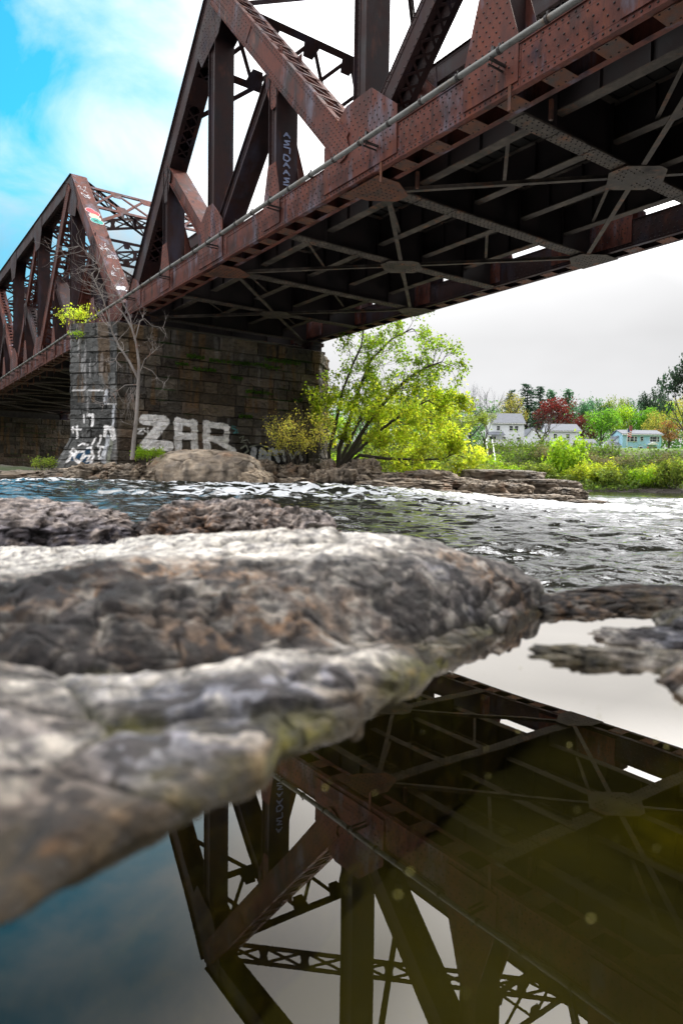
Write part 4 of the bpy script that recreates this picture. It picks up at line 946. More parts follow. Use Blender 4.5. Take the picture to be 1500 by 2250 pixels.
# ================================================================ near bank and boulders
def bank_z(x, y):
    p = np.stack([x, y, x * 0], -1)
    e = sstep(26.3, 33, y) * sstep(9.5, 6.0, x + .0 * y) * sstep(78, 60, y)
    z = -.75 + 1.45 * e + .25 * fbm(p, .35, 4, 300) * e
    z = z + .5 * e * sstep(4, 6.5, x - 0 * y) * 0
    return z
xs = np.linspace(-48, 12, 220); ys = np.linspace(24.5, 80, 200); X2, Y2 = np.meshgrid(xs, ys); p3 = np.stack([X2, Y2, X2 * 0], -1)
Z2 = bank_z(X2, Y2); Z2 = Z2 + .08 * fbm(p3, 1.8, 4, 301)
g = sstep(-.3, .4, fbm(p3, .6, 3, 302))[..., None]; cb = np.array([.09, .075, .055]) * (1 - g) + np.array([.045, .07, .018]) * g + .02 * fbm(p3, 4, 3, 303)[..., None]
M['soil'] = pmat('bank_soil', [(.55, .55, .55), (1.2, 1.15, 1.1)], scale=3, rough=.95, bump=.6, bscale=12, bdist=.05, attr=True)
new_obj('river_bank', mesh_np('river_bank', np.stack([X2, Y2, Z2], -1).reshape(-1, 3), grid_faces(200, 220), M['soil'], np.clip(cb, .01, 1).reshape(-1, 3)), kind='structure')
M['boulder'] = pmat('river_boulder', [(.6, .6, .62), (1.25, 1.2, 1.12), (1.8, 1.7, 1.55)], scale=2.5, detail=11, rough=.8, spec=.3, bump=.7, bscale=9, bdist=.05, attr=True)
BK = dict(mat=M['boulder'])
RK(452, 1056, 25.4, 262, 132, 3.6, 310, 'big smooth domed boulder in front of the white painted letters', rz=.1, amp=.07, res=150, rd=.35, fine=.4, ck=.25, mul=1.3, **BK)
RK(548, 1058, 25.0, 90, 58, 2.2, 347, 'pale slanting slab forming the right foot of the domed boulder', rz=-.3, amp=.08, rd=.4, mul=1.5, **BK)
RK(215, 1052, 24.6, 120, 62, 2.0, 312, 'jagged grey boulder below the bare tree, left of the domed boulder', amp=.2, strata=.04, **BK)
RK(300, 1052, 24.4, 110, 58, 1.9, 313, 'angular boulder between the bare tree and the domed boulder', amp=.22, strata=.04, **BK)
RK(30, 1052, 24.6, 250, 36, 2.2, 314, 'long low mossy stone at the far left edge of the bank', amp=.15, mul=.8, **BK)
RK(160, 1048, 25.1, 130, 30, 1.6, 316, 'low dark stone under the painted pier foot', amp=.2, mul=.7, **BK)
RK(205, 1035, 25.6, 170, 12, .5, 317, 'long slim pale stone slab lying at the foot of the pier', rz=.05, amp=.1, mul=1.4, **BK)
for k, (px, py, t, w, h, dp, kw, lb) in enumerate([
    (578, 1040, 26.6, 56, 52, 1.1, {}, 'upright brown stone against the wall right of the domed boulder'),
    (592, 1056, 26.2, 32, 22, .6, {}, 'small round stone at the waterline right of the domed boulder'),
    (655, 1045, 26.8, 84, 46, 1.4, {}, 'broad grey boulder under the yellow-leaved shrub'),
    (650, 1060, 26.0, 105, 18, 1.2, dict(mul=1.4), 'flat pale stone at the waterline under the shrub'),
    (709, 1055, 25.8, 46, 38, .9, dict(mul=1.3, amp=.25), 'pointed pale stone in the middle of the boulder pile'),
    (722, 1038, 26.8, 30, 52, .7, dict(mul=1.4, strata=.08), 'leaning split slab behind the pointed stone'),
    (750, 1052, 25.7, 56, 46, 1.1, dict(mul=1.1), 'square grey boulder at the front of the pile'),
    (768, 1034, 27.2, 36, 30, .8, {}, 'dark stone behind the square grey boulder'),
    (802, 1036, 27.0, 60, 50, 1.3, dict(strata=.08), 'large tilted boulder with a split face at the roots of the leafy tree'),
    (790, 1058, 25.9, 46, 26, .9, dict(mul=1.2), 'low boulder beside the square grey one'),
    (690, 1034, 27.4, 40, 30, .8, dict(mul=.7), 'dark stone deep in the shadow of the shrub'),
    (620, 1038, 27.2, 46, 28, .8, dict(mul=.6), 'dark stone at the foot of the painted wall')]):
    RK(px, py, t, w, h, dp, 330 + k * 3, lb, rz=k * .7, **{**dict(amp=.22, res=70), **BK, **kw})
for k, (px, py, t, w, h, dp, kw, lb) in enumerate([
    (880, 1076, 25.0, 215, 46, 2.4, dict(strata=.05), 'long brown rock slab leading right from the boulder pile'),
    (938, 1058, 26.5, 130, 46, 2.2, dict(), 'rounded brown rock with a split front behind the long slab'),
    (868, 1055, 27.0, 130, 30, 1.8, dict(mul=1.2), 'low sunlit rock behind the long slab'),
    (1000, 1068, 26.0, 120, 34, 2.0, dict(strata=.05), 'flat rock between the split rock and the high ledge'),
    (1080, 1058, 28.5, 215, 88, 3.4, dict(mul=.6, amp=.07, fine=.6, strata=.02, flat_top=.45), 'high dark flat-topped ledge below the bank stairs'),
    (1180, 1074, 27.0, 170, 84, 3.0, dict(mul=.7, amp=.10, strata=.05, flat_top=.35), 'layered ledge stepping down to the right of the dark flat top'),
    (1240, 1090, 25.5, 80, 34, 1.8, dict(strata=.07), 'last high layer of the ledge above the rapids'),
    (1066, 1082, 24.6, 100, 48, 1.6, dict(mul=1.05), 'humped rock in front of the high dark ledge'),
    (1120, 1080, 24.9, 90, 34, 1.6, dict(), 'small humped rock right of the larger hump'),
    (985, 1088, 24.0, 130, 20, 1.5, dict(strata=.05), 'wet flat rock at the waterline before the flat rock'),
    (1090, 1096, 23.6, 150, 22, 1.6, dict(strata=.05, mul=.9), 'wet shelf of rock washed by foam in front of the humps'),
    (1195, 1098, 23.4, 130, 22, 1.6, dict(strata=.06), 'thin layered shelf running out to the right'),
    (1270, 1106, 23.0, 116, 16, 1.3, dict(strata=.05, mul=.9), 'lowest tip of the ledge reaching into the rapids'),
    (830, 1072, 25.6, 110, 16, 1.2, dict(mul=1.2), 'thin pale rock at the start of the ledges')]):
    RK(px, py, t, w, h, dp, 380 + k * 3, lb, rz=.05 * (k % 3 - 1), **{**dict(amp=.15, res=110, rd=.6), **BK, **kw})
# ================================================================ vegetation
def leaf_arrays(pts, size, seed, tone=(.6, 1.3), flat_=0.0):
    rg = np.random.RandomState(seed); n = len(pts); a = rg.normal(size=(n, 3)); a[:, 2] *= 1 - flat_; a /= np.linalg.norm(a, axis=1)[:, None]
    b = np.cross(a, rg.normal(size=(n, 3))); b /= np.linalg.norm(b, axis=1)[:, None]
    s = size * rg.uniform(.6, 1.25, n)[:, None]
    V = np.stack([pts - a * s * .5, pts + b * s * .36, pts + a * s * .5, pts - b * s * .36], 1).reshape(-1, 3)
    c = np.repeat(rg.uniform(tone[0], tone[1], n) * (1 + .55 * fbm(pts, .9 if size < .2 else .35, 3, seed)), 4)[:, None] * np.ones(3) * (1 + np.repeat(rg.uniform(-.12, .12, (n, 3)), 4, 0))
    return V, np.arange(4 * n).reshape(-1, 4), c
def leaf_obj(name, pts, size, seed, mat, parent, **kw):
    V, F, c = leaf_arrays(np.asarray(pts), size, seed, **kw); return new_obj(name, mesh_np(name, V, F, mat, c, smooth=False), parent)
def grow(mb, p, d, l, r, lv, rg, tips, spread=.6, kids=3, up=.15, n=5, tipk=1.0, droop=0):
    """a limb that forks; tips collects twig points"""
    pts = [Vector(p)]; d = Vector(d).normalized(); seg = 4
    for i in range(seg):
        d = (d + Vector((rg.gauss(0, .13), rg.gauss(0, .13), rg.gauss(0, .1) + up * .25 - droop * .2))).normalized(); pts.append(pts[-1] + d * l / seg)
    mb.tube(pts, [r * (1 - .5 * i / seg) for i in range(seg + 1)], n if lv > 1 else 3, cap=False)
    if lv == 0: tips += [pts[2], pts[3], pts[4]]; return
    if lv == 1: tips.append(pts[4])
    for k in range(kids):
        i = rg.choice([2, 3, 4]) if k else 4
        a = rg.uniform(0, 6.28); o_ = d.orthogonal().normalized(); o_ = Matrix.Rotation(a, 3, d) @ o_
        nd = (d + o_ * spread * rg.uniform(.6, 1.3)).normalized()
        grow(mb, pts[i], nd, l * rg.uniform(.6, .8), r * .5, lv - 1, rg, tips, spread, kids, up, n, tipk, droop)
LC = {'bright': ((.27, .35, .03), (.66, .76, .05)), 'green': ((.08, .19, .02), (.20, .44, .03)), 'lime': ((.17, .29, .02), (.40, .60, .03)), 'olive': ((.13, .18, .03), (.28, .36, .04)),
      'gold': ((.27, .26, .05), (.50, .46, .07)), 'red': ((.085, .02, .018), (.15, .025, .02)), 'pine': ((.022, .055, .03), (.03, .08, .04)), 'brown': ((.13, .12, .05), (.2, .18, .06)),
      'teal': ((.05, .12, .06), (.08, .22, .09)), 'dark': ((.03, .05, .035), (.04, .08, .04)), 'rusty': ((.17, .09, .035), (.3, .14, .04))}
LC['woods'] = ((.08, .17, .05), (.14, .30, .07)); LC['scrub'] = ((.085, .13, .025), (.18, .28, .035))
for k, (a, b) in LC.items(): M['leaf_' + k] = leafmat(k + '_leaves', a, .55, b)
M['farbark'] = pmat('far_bark', [(.03, .025, .022), (.075, .062, .055)], scale=2, rough=.9, bump=0)
M['bluebark'] = pmat('bare_twigs', [(.02, .03, .045), (.04, .055, .075)], scale=2, rough=.9, bump=0)
def crown_pts(rg, n, lobes, r):
    """points in the shells of several lobes; r = (rx, ry, rz) half-sizes, crown spans z 0..1 before scaling"""
    out = []
    for _ in range(lobes):
        while True:
            c = rg.uniform(-1, 1, 3)
            if np.linalg.norm(c) < 1: break
        c = c * .68; lr = rg.uniform(.25, .45); k = n // lobes
        q = rg.normal(size=(k, 3)); q /= np.linalg.norm(q, axis=1)[:, None]; q *= (lr * rg.uniform(.35, 1, k) ** .5)[:, None]; q[:, 2] *= .75
        out.append(c + q)
    q = np.concatenate(out); return q * np.array(r)
def proto_broad(name, col, seed, n=3200, lobes=26, size=.42, h=14, w=11, trunk=.28, semi=0, bark='farbark', label='tree', cat='tree'):
    rg = np.random.RandomState(seed); r2 = random.Random(seed); e = empty(name, (0, 0, 0), label=label, cat=cat)
    mb = MB(); tips = []
    mb.tube([(0, 0, -1.0), (0, 0, h * trunk * .6), (.1, .05, h * trunk)], [.36, .28, .24], 7)
    for k in range(5):
        a = k * 1.26 + r2.uniform(-.3, .3); grow(mb, (.1, .05, h * trunk * (.8 + .05 * k)), (math.cos(a) * .7, math.sin(a) * .7, 1.), h * .28, .14, 3 if semi else 2, r2, tips, .55, 3, .3, 4)
    mb.build('trunk', M[bark], e)
    pts = crown_pts(rg, n, lobes, (w / 2, w / 2, h * (1 - trunk) / 2)); pts[:, 2] += h * trunk + h * (1 - trunk) / 2
    if semi:
        tp = np.array([tuple(t) for t in tips]); pts = tp[rg.randint(0, len(tp), n)] + rg.normal(0, .38, (n, 3))
    leaf_obj('crown', pts, size, seed, M['leaf_' + col], e); return e
def proto_pine(name, seed, h=18, w=7, col='pine', label='pine', cat='tree'):
    rg = np.random.RandomState(seed); e = empty(name, (0, 0, 0), label=label, cat=cat); mb = MB()
    mb.tube([(0, 0, -1), (0, 0, h * .5), (.1, 0, h * .97)], [.3, .2, .04], 6); pts = []
    z = h * .22
    while z < h * .98:
        f = 1 - (z / h - .2) / .8; R = w / 2 * (f ** .75) * rg.uniform(.75, 1.15) + .25
        for k in range(rg.randint(4, 7)):
            a = rg.uniform(0, 6.28); rr = R * rg.uniform(.6, 1.1); q = Vector((math.cos(a) * rr, math.sin(a) * rr, rr * .12))
            mb.tube([(0, 0, z), Vector((0, 0, z)) + q], [.06, .02], 3, cap=False)
            m_ = int(26 * rr / (w / 2) + 8); u = rg.uniform(.25, 1, m_)[:, None]
            pts.append(np.array([0, 0, z]) + np.array(q) * u + rg.normal(0, 1, (m_, 3)) * np.array([.32, .32, .16]))
        z += h * .035
    mb.build('trunk', M['farbark'], e); leaf_obj('crown', np.concatenate(pts), .42, seed, M['leaf_' + col], e, flat_=.6); return e
def proto_bare(name, seed, h=14, bark='bluebark', label='tree', lv=5, cat='tree', spread=.5):
    r2 = random.Random(seed); e = empty(name, (0, 0, 0), label=label, cat=cat); mb = MB(); tips = []
    mb.tube([(0, 0, -1), (0, 0, h * .22)], [.34, .26], 7)
    for k in range(4):
        a = k * 1.57 + .4; grow(mb, (0, 0, h * .2), (math.cos(a) * .75, math.sin(a) * .75, 1), h * .30, .17, lv - 1, r2, tips, spread, 3, .35, 4)
    mb.build('trunk', M[bark], e); return e
def proto_shrub(name, col, seed, h=5, w=5.5, n=3400, size=.34, label='shrub', cat='shrub'):
    rg = np.random.RandomState(seed); r2 = random.Random(seed); e = empty(name, (0, 0, 0), label=label, cat=cat); mb = MB(); tips = []
    for k in range(7):
        a = k * .9; grow(mb, (0, 0, -.3), (math.cos(a) * .6, math.sin(a) * .6, 1.), h * .42, .05, 2, r2, tips, .5, 3, .25, 3)
    mb.build('stems', M['farbark'], e); tp = np.array([tuple(t) for t in tips]); tp = tp * np.array([w / max(1, np.ptp(tp[:, 0])), w / max(1, np.ptp(tp[:, 1])), h / tp[:, 2].max()])
    tp[:, 2] *= rg.uniform(.45, 1, len(tp)); pts = tp[rg.randint(0, len(tp), n)] + rg.normal(0, .30, (n, 3)); pts[:, 2] = np.abs(pts[:, 2])
    leaf_obj('foliage', pts, size, seed, M['leaf_' + col], e); return e
# ---- far bank terrain
def far_z(x, y):
    p = np.stack([x, y, x * 0], -1); d = y + 2.5 * fbm(p, .05, 2, 400)
    z = -1.6 + 1.5 * sstep(127, 133, d) + 9.6 * sstep(133, 166, d) + 2.5 * sstep(185, 330, d) + .5 * fbm(p, .12, 4, 401) * sstep(130, 136, d) * sstep(176, 160, d)
    return z
def fz(x, y): return float(far_z(np.array(x, float), np.array(y, float)))
xs = np.linspace(-330, 430, 260); ys = np.concatenate([np.linspace(122, 185, 90), np.geomspace(186, 2500, 40)]); X2, Y2 = np.meshgrid(xs, ys); p3 = np.stack([X2, Y2, X2 * 0], -1)
Z2 = far_z(X2, Y2)
lawn = (sstep(157, 164, Y2) * sstep(62, 70, X2))[..., None]; lowb = sstep(139, 131, Y2)[..., None]
cb = np.array([.06, .07, .02]) + .03 * fbm(p3, .4, 4, 402)[..., None]; cb = cb * (1 - lawn) + lawn * np.array([.10, .20, .02]); cb = cb * (1 - lowb) + lowb * np.array([.055, .048, .042])
new_obj('far_bank', mesh_np('far_bank', np.stack([X2, Y2, Z2], -1).reshape(-1, 3), grid_faces(len(ys), 260), M['soil'], np.clip(cb, .01, 1).reshape(-1, 3)), kind='structure')
# river bed under everything
mb = MB(); mb.add([(-3000, -400, -2.2), (3000, -400, -2.2), (3000, 5000, -2.2), (-3000, 5000, -2.2)], [(0, 1, 2, 3)]); mb.build('ground', M['soil'], kind='structure')
# ---- prototypes, each standing somewhere in the photograph too
protos = {}
protos['pine'] = proto_pine('pine_tree', 1); protos['spruce'] = proto_pine('pine_tree', 7, 17, 6, 'teal')
protos['bare'] = proto_bare('bare_tree', 3); protos['thin'] = proto_bare('bare_tree', 13, 15, 'farbark', lv=4, spread=.4)
protos['red'] = proto_broad('red_maple', 'red', 4, w=12); protos['green'] = proto_broad('broadleaf_tree', 'green', 5); protos['lime'] = proto_broad('broadleaf_tree', 'lime', 6, n=2600, lobes=30)
protos['olive'] = proto_broad('broadleaf_tree', 'olive', 8, n=2400, semi=1, size=.36); protos['teal'] = proto_broad('broadleaf_tree', 'teal', 9, n=2200, semi=1, size=.38)
protos['gold'] = proto_broad('broadleaf_tree', 'gold', 10, n=2200, lobes=30, size=.36); protos['dark'] = proto_broad('broadleaf_tree', 'dark', 11, n=2600, semi=1, size=.42)
protos['rusty'] = proto_broad('broadleaf_tree', 'rusty', 12, n=2200, lobes=28)
protos['brownbush'] = proto_shrub('shrub', 'brown', 21, n=1500, size=.24); protos['limebush'] = proto_shrub('shrub', 'bright', 22); protos['oliveb'] = proto_shrub('shrub', 'olive', 23); protos['greenb'] = proto_shrub('shrub', 'lime', 24)
PH = {k: max((v_[2] for ch in children(e) for v_ in [tuple(b) for b in ch.bound_box])) for k, e in protos.items()}
PW = {k: max((max(b[0] for b in ch.bound_box) - min(b[0] for b in ch.bound_box)) for ch in children(e)) for k, e in protos.items()}
used = set(); rgT = random.Random(5)
def place(kind, px, t, topy, wpx, label, group=None):
    e = protos[kind]; o = e if kind not in used else copy_tree(e); used.add(kind)
    b = P(px, 1060, t); z0 = fz(b.x, b.y) - .25; top = P(px, topy - (8 if kind not in ('greenb', 'limebush', 'oliveb', 'brownbush') else -4), t).z; sz = (top - z0) / PH[kind]; sx = wpx * (2.1 if kind in ('pine', 'spruce') else 1.35) * t / 1500 / PW[kind]
    o.location = (b.x, b.y, z0); o.scale = (sx, sx, sz); o.rotation_euler = (0, 0, rgT.uniform(0, 6.28)); o['label'] = label
    if group: o['group'] = group
    return o
G1_, G2_ = 'trees on the far bank', 'shrubs along the far bank'
for a in [
    ('bare', 1030, 200, 838, 105, 'wide bare blue-grey tree above the sloping yellow-green tree, tallest left of the white house'),
    ('thin', 1090, 205, 850, 60, 'thin bare tree just right of the wide bare one'),
    ('gold', 1122, 215, 868, 62, 'golden-olive tree behind the roof of the white two-storey house'),
    ('pine', 1152, 225, 850, 46, 'tallest dark pine with layered crown above the white house'),
    ('pine', 1180, 232, 855, 38, 'slim dark pine just right of the tallest one'),
    ('spruce', 1205, 235, 861, 40, 'blue-green conifer left above the large red maple'),
    ('spruce', 1242, 235, 861, 38, 'blue-green conifer right above the large red maple'),
    ('pine', 1118, 236, 864, 34, 'dark pine poking up behind the golden-olive tree'),
    ('red', 1216, 212, 880, 84, 'large dark red maple behind the second white house'),
    ('red', 1280, 214, 918, 40, 'small dark red maple between the second white house and the round green tree'),
    ('teal', 1268, 225, 872, 50, 'pale blue-green tree rising right of the large red maple'),
    ('teal', 1302, 228, 866, 60, 'tall airy blue-green tree behind the round green tree'),
    ('olive', 1345, 230, 872, 56, 'airy olive tree right of the tall blue-green one'),
    ('green', 1318, 205, 900, 70, 'round bright green tree between the garage and the blue house'),
    ('lime', 1360, 215, 895, 60, 'yellow-green tree behind the left end of the blue house'),
    ('teal', 1392, 232, 866, 60, 'airy blue-green tree above the chimney of the blue house'),
    ('dark', 1432, 228, 856, 60, 'tall dark airy tree above the right end of the blue house'),
    ('green', 1408, 216, 898, 58, 'rounded green tree right behind the blue house roof'),
    ('gold', 1438, 205, 905, 60, 'golden young-leaved tree at the right end of the blue house'),
    ('lime', 1465, 222, 885, 60, 'light green tree at the right edge behind the rust-coloured tree'),
    ('rusty', 1466, 190, 930, 50, 'rust-coloured tree right beside the blue house'),
    ('dark', 1510, 150, 772, 130, 'tall dark tree cut by the right edge of the picture'),
    ('gold', 1500, 165, 868, 70, 'golden tree at the right edge under the tall dark one'),
    ('olive', 985, 150, 905, 90, 'olive spring tree behind the right part of the leafy riverside tree'),
    ('olive', 1062, 158, 905, 66, 'sloping yellow-green tree at the left side of the white house'),
    ('lime', 940, 170, 880, 90, 'light green tree glimpsed through the riverside tree'),
    ('green', 880, 170, 890, 100, 'green tree far behind the riverside tree'),
    ('rusty', 965, 185, 885, 70, 'orange-tinted tree behind the tip of the riverside tree'),
    ('olive', 800, 165, 900, 120, 'olive tree far behind the trunks of the riverside tree'),
    ('lime', 735, 160, 920, 90, 'light green tree just right of the pier far away'),
    ('thin', 1188, 168, 905, 70, 'bare brown-twigged small tree standing in front of the second white house')]:
    place(*a, group=G1_)
for a in [
    ('greenb', 1240, 142, 940, 92, 'tall fresh green shrub in front of the second white house'),
    ('brownbush', 1195, 152, 965, 70, 'brown twiggy shrub below the bare small tree'),
    ('oliveb', 1178, 138, 1003, 74, 'olive shrub low on the bank right of the stairs'),
    ('greenb', 1135, 141, 1012, 60, 'green shrub between the stairs and the olive shrub'),
    ('brownbush', 1290, 150, 982, 90, 'brown shrub below the garage'),
    ('limebush', 1268, 137, 1008, 70, 'bright yellow-green shrub below the tall fresh green one'),
    ('limebush', 1312, 140, 1000, 76, 'bright yellow shrub under the garage and the round green tree'),
    ('oliveb', 1340, 136, 1015, 70, 'olive shrub between two bright yellow ones'),
    ('brownbush', 1352, 150, 990, 90, 'brown shrub below the left end of the lawn'),
    ('greenb', 1402, 136, 1018, 70, 'round green shrub below the blue house'),
    ('limebush', 1440, 139, 1006, 70, 'bright yellow shrub under the right end of the lawn'),
    ('oliveb', 1480, 134, 990, 80, 'olive shrub at the right edge above the water'),
    ('brownbush', 1462, 150, 985, 70, 'brown shrub at the right end of the lawn'),
    ('oliveb', 1225, 135, 1030, 66, 'low olive shrub nearest the water right of the ledge'),
    ('greenb', 1050, 140, 985, 90, 'green shrub left of the bank stairs'),
    ('oliveb', 1100, 146, 1005, 60, 'olive shrub just right of the bank stairs'),
    ('oliveb', 1000, 140, 990, 100, 'wide olive shrub left of the stairs behind the low branch'),
    ('greenb', 930, 140, 985, 110, 'green shrub seen under the crown of the riverside tree'),
    ('oliveb', 850, 140, 985, 110, 'olive shrub seen behind the low branch of the riverside tree'),
    ('greenb', 770, 142, 985, 110, 'green shrub seen between the trunks of the riverside tree')]:
    place(*a, group=G2_)
# the wood behind and the scrub between, which nobody could count
rg = np.random.RandomState(44); pts = []
for _ in range(620):
    x = rg.uniform(-260, 330); y = rg.uniform(236, 300); b = far_z(np.array(x), np.array(y)); hh = rg.uniform(17, 24) * (y / 262); k = 170
    c = np.array([x, y, float(b) + hh * .55]); q = rg.normal(size=(k, 3)); q /= np.linalg.norm(q, axis=1)[:, None]; q *= rg.uniform(.5, 1, (k, 1)); pts.append(c + q * np.array([4.2, 4.2, hh * .48]))
o = leaf_obj('far_woods', np.concatenate(pts), .9, 45, M['leaf_woods'], None); tag(o, 'hazy blue-green wood behind the houses', 'woods', kind='stuff')
n = 120000; x = rg.uniform(-120, 150, n); y = rg.uniform(131, 163, n); m = fbm(np.stack([x, y, x * 0], -1), .15, 3, 46) > -.3; m &= ~((x > 64) & (y > 156)); x, y = x[m], y[m]
o = leaf_obj('scrub', np.stack([x, y, far_z(x, y) + np.abs(rg.normal(0, 1, len(x))) * (.4 + 1.8 * np.clip(fbm(np.stack([x, y, x * 0], -1), .3, 3, 48) + .3, 0, 1))], -1), .55, 47, M['leaf_scrub'], None); tag(o, 'low scrub covering the slope of the far bank', 'scrub', kind='stuff')
# driftwood and stones along the far waterline
mb = MB(); r2 = random.Random(9)
for k in range(150):
    x = r2.uniform(10, 95); y = 128.5 + r2.uniform(-.5, 4); z = fz(x, y) + .2; a = r2.uniform(-.5, .5); l = r2.uniform(1, 4.5); mb.tube([(x, y, z), (x + l * math.cos(a), y + l * .3 * math.sin(a), z + r2.uniform(-.1, .8))], [r2.uniform(.05, .14), .03], 4)
mb.build('driftwood', M['farbark'], kind='stuff', label='tangle of dark driftwood along the far waterline', cat='driftwood')
# ================================================================ the leafy riverside tree
def limb(mb, pxs, r0, r1, n=8):
    pts = [P(a, b, c) for a, b, c in pxs]
    out = []
    for i in range(len(pts) - 1):
        for f in (0, .33, .66): out.append(pts[i].lerp(pts[i + 1], f))
    out.append(pts[-1]); k = len(out)
    mb.tube(out, [r0 + (r1 - r0) * i / (k - 1) for i in range(k)], n, cap=False); return out
base = P(735, 1040, 30); T = empty('leafy_tree', base, label='large sprawling tree with bright yellow-green spring leaves leaning over the rocks beside the pier', cat='tree')
class Off(MB):
    def __init__(s, o): MB.__init__(s); s.o = Vector(o)
    def add(s, vs, fs, mi=0): MB.add(s, [Vector(v) - s.o for v in vs], fs, mi)
mb = Off(base); r2 = random.Random(31); rg = np.random.RandomState(31)
limbs = [
    ([(728, 1045, 30), (722, 990, 30), (738, 930, 30), (752, 860, 30.3), (775, 800, 30.5), (793, 762, 30.7), (800, 715, 30.8)], .09, .03, 1),
    ([(742, 1045, 30), (745, 985, 30.4), (768, 920, 30.8), (790, 850, 31), (815, 790, 31.3), (860, 745, 31.6), (905, 722, 31.8)], .12, .03, 1),
    ([(735, 1045, 29.6), (770, 990, 29.5), (818, 915, 29.3), (870, 855, 29.1), (905, 825, 29), (940, 805, 29), (970, 795, 29)], .11, .025, 1),
    ([(735, 1045, 29.6), (775, 1000, 29), (835, 945, 28.7), (890, 905, 28.5), (940, 880, 28.4), (985, 905, 28.4)], .085, .02, 1),
    ([(740, 1040, 29.4), (790, 1000, 28.6), (850, 1008, 28.2), (920, 1010, 28), (975, 1008, 28), (1010, 990, 28)], .09, .015, 1),
    ([(742, 1040, 30.4), (800, 960, 31.5), (870, 930, 32.5), (940, 930, 33), (975, 935, 33)], .10, .02, 1),
    ([(735, 1040, 30.4), (800, 900, 32), (850, 860, 33), (900, 850, 33.5)], .10, .02, 1)]
tips = []
for pxs, r0, r1, _ in limbs:
    out = limb(mb, pxs, r0, r1)
    for i in range(4, len(out)):
        for k in range(2):
            d = (out[i] - out[i - 1]).normalized(); a = r2.uniform(0, 6.28); o_ = Matrix.Rotation(a, 3, d) @ d.orthogonal().normalized()
            grow(mb, out[i], d * .5 + o_ + Vector((0, 0, .12)), r2.uniform(.55, .95) * (1.1 if i < 12 else .8), .018, 2, r2, tips, .7, 3, .1, 4)
for k in range(9):   # exposed roots
    a = r2.uniform(0, 6.28); mb.tube([base + Vector((0, 0, .25)), base + Vector((math.cos(a) * .4, math.sin(a) * .3, .1)), base + Vector((math.cos(a) * .9, math.sin(a) * .6, -.25))], [.07, .05, .02], 5)
mb.build('trunk', M['bark'], T)
tp = np.array([tuple(t) for t in tips])
px_ = tp[:, 0] / tp[:, 1]                                             # keep the outline ragged and thin towards the top
tp = tp[rg.uniform(size=len(tp)) < .55]; n = 33000; pick = rg.randint(0, len(tp), n); pts = tp[pick] + rg.normal(0, .10, (n, 3)); pts[:, 2] -= np.abs(rg.normal(0, .05, n))
hi = pts[:, 2] > 4.3 + .35 * (8 - pts[:, 0]) * 0
ok = ~(hi & (rg.uniform(size=n) < .45)) & (pts[:, 2] > .35)
pts = pts[ok]; hi = hi[ok]
mid = (pts[:, 2] + rg.normal(0, .5, len(pts))) > 4.0
leaf_obj('leaves', pts[~mid] - np.array(base), .14, 32, M['leaf_bright'], T, tone=(.6, 1.5)); leaf_obj('leaves', pts[mid] - np.array(base), .12, 33, M['leaf_lime'], T, tone=(.35, 1.0))  # upper leaves get a darker tone: their shade against the sky, painted in
# ---- bare dead tree before the pier
base = P(294, 1000, 23.6); T = empty('bare_tree', base, label='pale leafless tree with forked peeling trunk in front of the pier corner', cat='tree')
mb = Off(base); r2 = random.Random(8); tp2 = []
def twigs(out, i0, n_, l, lv=2, up=.2):
    for q in range(n_):
        i = r2.randint(i0, len(out) - 1); d = (out[i] - out[i - 1]).normalized(); o_ = Matrix.Rotation(r2.uniform(0, 6.28), 3, d) @ d.orthogonal().normalized()
        grow(mb, out[i], d * .5 + o_, l * r2.uniform(.6, 1.2), .011, lv, r2, tp2, .55, 2, up, 4)
tr1 = limb(mb, [(291, 1010, 23.6), (294, 975, 23.6), (300, 920, 23.6), (303, 870, 23.6), (305, 828, 23.6), (306, 800, 23.6), (300, 755, 23.6), (290, 720, 23.5), (272, 690, 23.4), (255, 672, 23.3)], .078, .02, 9)
tr2 = limb(mb, [(304, 832, 23.6), (285, 795, 23.5), (262, 760, 23.4), (248, 732, 23.3), (243, 712, 23.2), (228, 660, 23), (212, 625, 22.8), (200, 598, 22.7)], .045, .011, 7)
tr3 = limb(mb, [(290, 718, 23.5), (286, 695, 23.5), (262, 650, 23.3), (235, 600, 23.2), (205, 565, 23.1), (175, 540, 23)], .028, .007, 5)
tr4 = limb(mb, [(298, 745, 23.6), (308, 705, 23.7), (318, 700, 23.8), (335, 716, 23.9), (358, 720, 24)], .022, .006, 5)
tr5 = limb(mb, [(307, 820, 23.6), (318, 790, 23.6), (335, 775, 23.6), (348, 762, 23.6)], .018, .005, 4)
tr6 = limb(mb, [(315, 806, 23.6), (335, 815, 23.6), (350, 835, 23.6), (362, 840, 23.6)], .016, .005, 4)
tr7 = limb(mb, [(301, 845, 23.6), (275, 846, 23.5), (250, 865, 23.4), (228, 890, 23.3)], .020, .005, 4)
tr8 = limb(mb, [(284, 770, 23.5), (262, 775, 23.4), (250, 795, 23.4)], .016, .005, 4)
for o_, n_, l in ((tr1, 9, .3), (tr2, 22, .7), (tr3, 34, .6), (tr4, 9, .35), (tr5, 8, .3), (tr6, 6, .25), (tr7, 12, .4), (tr8, 8, .3)): twigs(o_, 5, n_, l)
for q in range(14):
    p = P(r2.uniform(284, 300), r2.uniform(850, 870), 23.6); mb.tube([p, p + Vector((r2.uniform(-.25, .1), 0, -.3)), p + Vector((r2.uniform(-.35, .15), 0, r2.uniform(-1.1, -.5)))], [.008, .006, .003], 3)
mb.build('trunk', M['palebark'], T)
